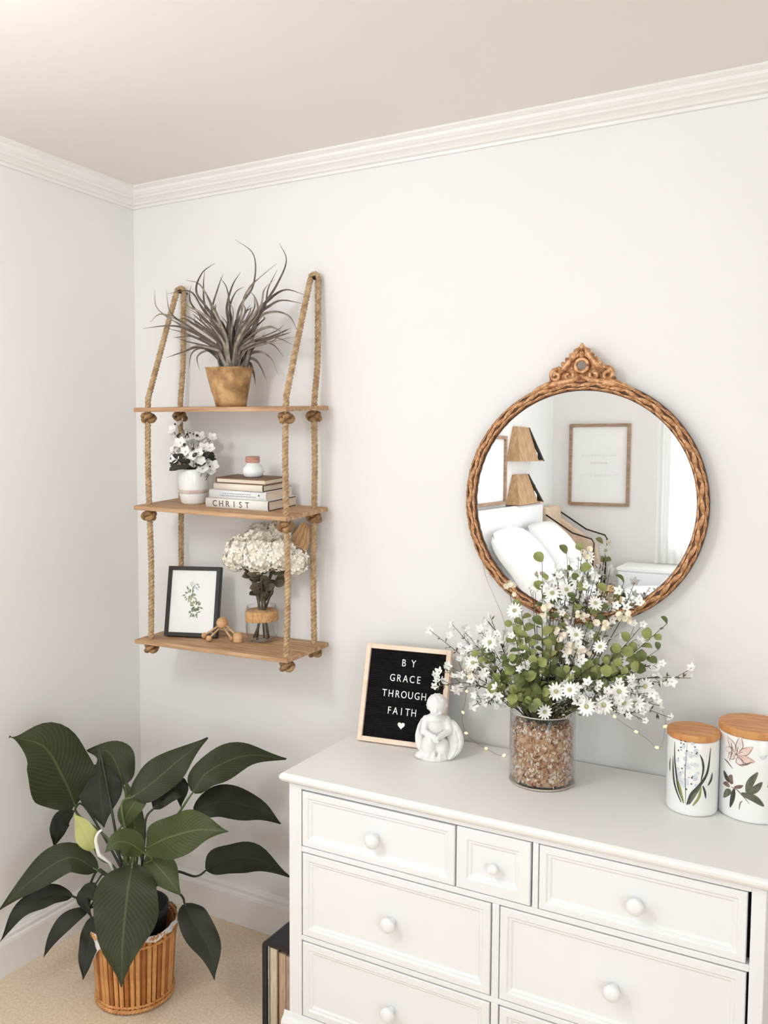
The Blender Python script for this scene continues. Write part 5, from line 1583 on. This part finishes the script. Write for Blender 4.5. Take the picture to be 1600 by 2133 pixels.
ly = thing('peace_lily', 'large dark green peace lily plant growing from the wicker basket', 'plant', LC + Vector((0, 0, 0.245)))
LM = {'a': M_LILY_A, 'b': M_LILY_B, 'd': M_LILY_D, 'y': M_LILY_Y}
rl = random.Random(6)
for idx, (pts, hw, kind) in enumerate(LILY):
    P = [Vector(p) for p in pts]
    C_ = catmull(P, 7)
    n = len(C_) - 1
    toc = (CAM - C_[n // 2]).normalized()
    ph = rl.uniform(0, 6)
    tw = rl.uniform(-0.25, 0.25)
    amp = rl.uniform(0.07, 0.15)

    def fn(u, v, C_=C_, n=n, hw=hw, toc=toc, ph=ph, tw=tw, amp=amp):
        i = min(int(round(v * n)), n)
        t = (C_[min(i + 1, n)] - C_[max(i - 1, 0)]).normalized()
        nr = (toc * 0.85 + Vector((0, 0, 0.35))).normalized()
        nr = Matrix.Rotation(tw, 3, t) @ nr
        s = t.cross(nr).normalized()
        nn = s.cross(t)
        sh_ = 1.03 * max(0.0, math.sin(math.pi * (0.02 + 0.972 * v ** 0.80))) ** (0.70 + 0.55 * v)
        k = 2 * u - 1
        w = hw * sh_ * (1 + amp * 0.5 * math.sin(11 * v + ph + (2 if k > 0 else 0)))
        z = 0.16 * w * abs(k) - 0.10 * w * k * k + amp * hw * 1.1 * math.sin(13 * v + ph * 2 + 1.5 * k) * k * k
        return C_[i] + s * k * w + nn * z
    lf = MB().grid(fn, 10, n, uv=True).build('leaf', LM[kind], ly, smooth=True, world=True)
    a = rl.uniform(0, 6.28)
    root = LC + Vector((0.035 * math.cos(a), 0.035 * math.sin(a), 0.244))
    d0 = (C_[1] - C_[0]).normalized()
    p0 = C_[0]
    lift = Vector((0, 0, 0.08))
    m1 = root.lerp(p0, 0.45) + Vector((0, 0, 0.05 if p0.z > root.z + 0.08 else 0.10))
    m2 = p0 - d0 * 0.035
    path = catmull([root, m1, m2, p0, C_[1]], 6) if (m2 - m1).length > 0.02 else catmull([root, m1, p0, C_[1]], 6)
    MB().tube(path, [0.0042 - 0.0018 * i / (len(path) - 1) for i in range(len(path))], 6).build('stem', M_STEM if kind != 'd' else mat('dark_stem', (58, 64, 44), 0.5, (40, 44, 32)), lf, smooth=True, world=True)
sp = catmull(LILY_FLOWER, 6)
MB().tube([LC + Vector((0.0, 0, 0.244))] + [LC.lerp(sp[0], 0.7) + Vector((0, 0, 0.1))] + sp, [0.004] * 2 + [0.006 - 0.003 * i / len(sp) for i in range(len(sp))], 7).build('flower_spadix', M_PETAL, ly, smooth=True, world=True)

# ------------------------------------------------------------------ black magazine file beside the dresser
fx0, fx1, fy0, fy1, fh = 0.820, 0.933, -0.388, -0.10, 0.245
bf = thing('magazine_box', 'glossy black rounded magazine box standing beside the dresser', 'box', ((fx0 + fx1) / 2, (fy0 + fy1) / 2, 0))
M_GB = mat('black_card', (34, 28, 38), 0.35, (24, 20, 28), scale=10)


def rr_path(o_):
    """cross-section of the sleeve seen from the front: left wall, rounded shoulder, top, right wall"""
    x0, x1, z1, R = fx0 + o_, fx1 - o_, fh - o_, 0.022 - o_
    P = [(x0, 0.001)] + [(x0 + R - R * math.cos(a), z1 - R + R * math.sin(a)) for a in [math.pi / 2 * i / 6 for i in range(7)]]
    P += [(x1 - R + R * math.sin(a), z1 - R + R * math.cos(a)) for a in [math.pi / 2 * i / 6 for i in range(7)]] + [(x1, 0.001)]
    return P


o1, o2 = rr_path(0), rr_path(0.015)
n = len(o1)
vs = [(x, y, z) for y in (fy0, fy1) for lst in (o1, o2) for x, z in lst]
fs = []
for i in range(n - 1):
    fs += [(i, i + 1, n + i + 1, n + i), (2 * n + i, 3 * n + i, 3 * n + i + 1, 2 * n + i + 1), (i, 2 * n + i, 2 * n + i + 1, i + 1), (n + i, n + i + 1, 3 * n + i + 1, 3 * n + i)]
fs += [(0, n, 3 * n, 2 * n), (n - 1, 2 * n + n - 1, 3 * n + n - 1, 2 * n - 1)]
MB().add(vs, fs).box((fx0 + 0.012, fy1 - 0.004, 0.002), (fx1 - 0.012, fy1 - 0.001, fh - 0.012)).build('sleeve', M_GB, bf, world=True)
xs = fx0 + 0.0165
for i, (w, c_, lab, dz, dy) in enumerate(((0.004, (206, 200, 192), 'thin grey magazine nearest the left side of the black box', 0.012, 0.004), (0.004, (96, 88, 62), 'thin olive magazine inside the black box', 0.018, 0.008), (0.022, (222, 206, 182), 'thick cream magazine inside the black box', 0.020, 0.003),
                                          (0.006, (128, 92, 72), 'brown magazine inside the black box', 0.026, 0.009), (0.022, (206, 178, 150), 'tan paperback inside the black box next to the dresser', 0.028, 0.005), (0.014, (196, 172, 156), 'pinkish beige magazine at the right of the black box', 0.030, 0.006))):
    m_ = mat('magazine_%d' % i, c_, 0.8, tuple(max(0, x - 26) for x in c_), scale=40, stretch=(12, 1, 0.6))
    t = thing('magazine', lab, 'magazine', (xs + w / 2, fy0 + 0.1, 0.002), group='magazines in the black box')
    MB().box((xs + 0.0004, fy0 + dy + 0.001, 0.003), (xs + w - 0.0008, fy1 - 0.01, fh - dz - 0.001)).build('pages', m_, t, world=True)
    MB().box((xs, fy0 + dy, 0.002), (xs + 0.0004, fy1 - 0.01, fh - dz)).box((xs + w - 0.0008, fy0 + dy, 0.002), (xs + w - 0.0004, fy1 - 0.01, fh - dz)).build('cover', m_, t, world=True)
    xs += w

# ------------------------------------------------------------------ the far side of the room, seen in the mirror
M_OAK = mat('oak_frame', (176, 146, 122), 0.5, (150, 120, 96), scale=12, stretch=(1, 1, 6))
M_LINEN = mat('white_linen', (248, 247, 246), 0.9, (242, 241, 240), scale=6, bump=0.2, bscale=16)
M_BEIGEF = mat('beige_fabric', (228, 206, 182), 0.95, (212, 188, 162), scale=30, bump=0.2)
M_FAINT = mat('faint_ink', (228, 218, 218), 0.8)
wp = thing('picture_frame', 'large portrait oak-framed print on the far wall, seen in the mirror', 'picture frame', (0.145, RY + 0.002, 1.16))
fwid, fhei, fb = 0.485, 0.65, 0.024
for x0, x1, z0, z1 in ((0, fb, 0, fhei), (fwid - fb, fwid, 0, fhei), (fb, fwid - fb, 0, fb), (fb, fwid - fb, fhei - fb, fhei)):
    MB().box((x0, 0, z0), (x1, 0.03, z1)).build('frame_bar', M_OAK, wp, bevel=0.002)
sh_ = MB().box((fb, 0, fb), (fwid - fb, 0.012, fhei - fb)).build('print_sheet', M_PAPER, wp)
for z0, a0, a1 in ((0.40, 0.10, 0.38), (0.34, 0.17, 0.31), (0.245, 0.09, 0.40)):
    k = 60
    MB().tube([(a1 + (a0 - a1) * i / k, 0.0125, z0 + 0.010 * math.sin(i * 1.7) * abs(math.sin(i * 0.41)) + 0.006 * math.sin(i * 2.9)) for i in range(k + 1)], 0.0009, 4).build('handwriting_stroke', M_FAINT, sh_)
w2 = thing('picture_frame', 'oak-framed white picture on the left wall above the headboard, at the mirror edge', 'picture frame', (0.002, -3.58, 1.215))
for y0, y1, z0, z1 in ((0, fb, 0, 0.478), (0.56 - fb, 0.56, 0, 0.478), (fb, 0.56 - fb, 0, fb), (fb, 0.56 - fb, 0.478 - fb, 0.478)):
    MB().box((0, y0, z0), (0.03, y1, z1)).build('frame_bar', M_OAK, w2, bevel=0.002)
MB().box((0, fb, fb), (0.012, 0.56 - fb, 0.478 - fb)).build('print_sheet', M_PAPER, w2)
M_SLAB = mat('pale_oak_slab', (206, 170, 130), 0.6, (180, 142, 102), scale=10, stretch=(4, 4, 0.6))
for zb, zt, lab, plab in ((1.515, 1.765, 'upper wooden wedge-shaped wall holder seen in the mirror', 'white bud vase in the upper wooden wedge holder'), (1.205, 1.418, 'lower wooden wedge-shaped wall holder seen in the mirror', 'white bud vase in the lower wooden wedge holder')):
    t = thing('wall_holder', lab, 'wall shelf', (0.0, -3.9, zb), group='wooden wall holders seen in the mirror')
    MB().hexa([(0.11, -3.64, zb), (0.002, -3.64, zb), (0.002, -4.03, zb), (0.11, -4.03, zb)], [(0.03, -3.765, zt), (0.002, -3.765, zt), (0.002, -4.02, zt), (0.03, -4.02, zt)]).build('panel', M_SLAB, t, world=True)
    MB().hexa([(0.11, -4.13, zb), (0.002, -4.13, zb), (0.002, -4.165, zb), (0.11, -4.165, zb)], [(0.03, -4.02, zt), (0.002, -4.02, zt), (0.002, -4.045, zt), (0.03, -4.045, zt)]).build('strut', M_DARKF, t, world=True)
    MB().box((0.002, -4.13, zb), (0.11, -4.03, zb + 0.008)).build('ledge', M_SLAB, t, world=True)
    v_ = thing('bud_vase', plab, 'vase', (0.055, -4.075, zb + 0.008), group='bud vases seen in the mirror')
    MB().lathe([(0, 0), (0.024, 0), (0.029, 0.01), (0.028, 0.05), (0.016, 0.068), (0.014, 0.078), (0.010, 0.078), (0, 0.07)], 20).build('vase', M_CERAMIC, v_, smooth=True)
    tw = MB()
    for i in range(5):
        tw.tube([(0, 0, 0.06), (0.006 * math.cos(i * 1.3), 0.008 * math.sin(i * 1.3), 0.1), (0.014 * math.cos(i * 1.3), 0.014 * math.sin(i * 1.3), 0.125)], 0.003, 5)
    tw.build('twigs', M_DARKF, v_)

bd = thing('bed', 'white bed with a tall padded headboard, seen in the mirror', 'bed', (1.0, -3.5, 0))
for x, y in ((0.16, -4.12), (0.16, -2.88), (2.0, -4.12), (2.0, -2.88)):
    MB().lathe([(0, 0), (0.025, 0), (0.032, 0.16), (0, 0.16)], 12, (x, y, 0)).build('leg', M_OAK, bd, world=True)
MB().box((0.10, -4.2, 0.16), (2.06, -2.8, 0.30)).build('bed_base', M_BEIGEF, bd, world=True, bevel=0.02)
MB().box((0.11, -4.18, 0.30), (2.04, -2.82, 0.52)).build('mattress', M_LINEN, bd, world=True, bevel=0.04, seg=3)
MB().box((0.035, -4.2, 0.0), (0.10, -2.8, 1.20)).build('headboard', M_LINEN, bd, world=True, bevel=0.03, seg=3)


def pillow(name, label, c, sx, sy, sz, R, m, cat='pillow', group=None):
    mb = MB()

    def sh_(s):
        def fn(u, v):
            x, y = 2 * u - 1, 2 * v - 1
            e = (max(0.0, (1 - x ** 4) * (1 - y ** 4))) ** 0.42
            p_ = 1 - 0.05 * (x * x + y * y)
            return Vector((x * sx * p_ * (1 - 0.04 * y * y), y * sy * p_ * (1 - 0.04 * x * x), s * sz * e + 0.004 * math.sin(7 * x + 3 * y)))
        return fn
    mb.grid(sh_(1), 16, 16)
    mb.grid(sh_(-1), 16, 16)
    o = mb.build(name, m, smooth=True)
    o.matrix_basis = Matrix.Translation(c) @ R.to_4x4()
    tag(o, label, cat, group)
    return o


RP = Euler((0, math.radians(-52), 0)).to_matrix()
pillow('pillow', 'big white pillow propped on the headboard by the wall holders', (0.365, -3.88, 0.81), 0.36, 0.30, 0.085, Euler((0, math.radians(50), 0)).to_matrix(), M_LINEN, group='bed pillows')
pillow('pillow', 'big white pillow propped on the headboard under the oak-framed picture', (0.365, -3.22, 0.81), 0.36, 0.30, 0.085, Euler((0, math.radians(50), 0)).to_matrix(), M_LINEN, group='bed pillows')
dv = MB()
dv.grid(lambda u, v: Vector((0.78 + 1.30 * v, -4.24 + 1.48 * u, 0.585 + 0.02 * math.sin(9 * u + 4 * v) + 0.015 * math.sin(5 * v - 3 * u) - 0.20 * (max(0, abs(2 * u - 1) - 0.88) / 0.12) ** 2)), 40, 30)
tag(dv.build('duvet', M_LINEN, smooth=True, solid=0.05), 'puffy white duvet spread over the bed', 'duvet')
wb = MB()
for i in range(26):
    R = Euler((rl.uniform(0, 6), rl.uniform(0, 6), 0)).to_matrix()
    wb.tube([Vector((0, 0, 0)) + R @ Vector((0.075 * math.cos(2 * math.pi * k / 40), 0.075 * math.sin(2 * math.pi * k / 40), 0)) for k in range(40)], 0.004, 5, closed=True)
wb = wb.build('wicker_ball', mat('rattan', (206, 180, 140), 0.8, (170, 140, 98), scale=40), smooth=True)
wb.location = (0.92, -2.95, 0.712)
tag(wb, 'open woven rattan ball lying on the white duvet', 'rattan ball')

ac = thing('armchair', 'beige armchair with thin dark rails in the far corner, seen in the mirror', 'armchair', (0.32, -4.45, 0))
MB().box((0.08, -4.64, 0.26), (0.56, -4.29, 0.42)).build('seat', M_BEIGEF, ac, world=True, bevel=0.03, seg=3)
MB().hexa([(0.04, -4.64, 0.40), (0.16, -4.64, 0.40), (0.16, -4.29, 0.40), (0.04, -4.29, 0.40)], [(0.02, -4.64, 1.16), (0.10, -4.64, 1.16), (0.10, -4.29, 1.16), (0.02, -4.29, 1.16)]).build('backrest', M_BEIGEF, ac, world=True, bevel=0.03, seg=3)
MB().hexa([(0.10, -4.655, 0.50), (0.46, -4.655, 0.50), (0.46, -4.60, 0.50), (0.10, -4.60, 0.50)], [(0.10, -4.655, 1.06), (0.40, -4.655, 0.86), (0.40, -4.60, 0.86), (0.10, -4.60, 1.06)]).build('side_panel', M_BEIGEF, ac, world=True, bevel=0.01)
for y in (-4.665, -4.28):
    MB().tube([(0.09, y, 1.10), (0.30, y, 0.97), (0.45, y, 0.93), (0.47, y, 0.90), (0.43, y, 0.01)], 0.006, 8).build('arm_rail', M_METAL, ac, world=True, smooth=True)
    MB().tube([(0.10, y, 0.30), (0.07, y, 0.01)], 0.010, 8).build('leg', M_METAL, ac, world=True, smooth=True)

cb = thing('low_cabinet', 'low white cabinet under the far window, seen in the mirror', 'cabinet', (1.1, -4.5, 0))
MB().box((0.64, -4.66, 0.06), (1.75, -4.33, 0.70)).build('body', M_DRESS, cb, world=True, bevel=0.003)
MB().box((0.63, -4.67, 0.70), (1.76, -4.32, 0.725)).build('top', M_DTOP, cb, world=True, bevel=0.004)
MB().box((0.68, -4.64, 0.0), (1.71, -4.37, 0.06)).build('plinth', M_DRESS, cb, world=True)
for x0, x1 in ((0.65, 1.01), (1.015, 1.375), (1.38, 1.74)):
    d = MB().box((x0, -4.329, 0.075), (x1, -4.312, 0.69)).build('door', M_DRESS, cb, world=True, bevel=0.003)
    MB().ball((x1 - 0.03, -4.305, 0.40), 0.012, 12, 8).build('knob', M_METAL, d, smooth=True, world=True)

m_cu = bpy.data.materials.new('sheer_curtain')
m_cu.use_nodes = True
nt = m_cu.node_tree
nt.nodes.clear()
o_ = nt.nodes.new('ShaderNodeOutputMaterial')
tl, df, m1_, tr_, m2_ = (nt.nodes.new(x) for x in ('ShaderNodeBsdfTranslucent', 'ShaderNodeBsdfDiffuse', 'ShaderNodeMixShader', 'ShaderNodeBsdfTransparent', 'ShaderNodeMixShader'))
tl.inputs[0].default_value = df.inputs[0].default_value = (0.93, 0.92, 0.90, 1)
m1_.inputs[0].default_value = 0.45
m2_.inputs[0].default_value = 0.25
nt.links.new(tl.outputs[0], m1_.inputs[1])
nt.links.new(df.outputs[0], m1_.inputs[2])
nt.links.new(m1_.outputs[0], m2_.inputs[1])
nt.links.new(tr_.outputs[0], m2_.inputs[2])
nt.links.new(m2_.outputs[0], o_.inputs[0])
rod = thing('curtain_rod', 'white curtain rod above the far window', 'curtain rod', (1.73, RY + 0.07, 2.25))
MB().tube([(0.70, RY + 0.07, 2.25), (2.80, RY + 0.07, 2.25)], 0.011, 10).build('rod', M_TRIM, rod, smooth=True, world=True)
for x in (0.80, 2.70):
    MB().box((x - 0.008, RY + 0.0, 2.235), (x + 0.008, RY + 0.07, 2.245)).build('bracket', M_TRIM, rod, world=True)
for x0, x1, lab in ((0.84, 1.24, 'sheer white curtain on the picture side of the far window'), (2.22, 2.66, 'sheer white curtain on the side of the far window away from the picture')):
    mb = MB()
    mb.grid(lambda u, v: Vector((x0 + (x1 - x0) * u, RY + 0.07 + 0.022 * math.sin(u * 44), 0.74 + 1.50 * v)), 120, 2)
    tag(mb.build('curtain', m_cu, smooth=True), lab, 'curtain', 'sheer curtains at the far window')
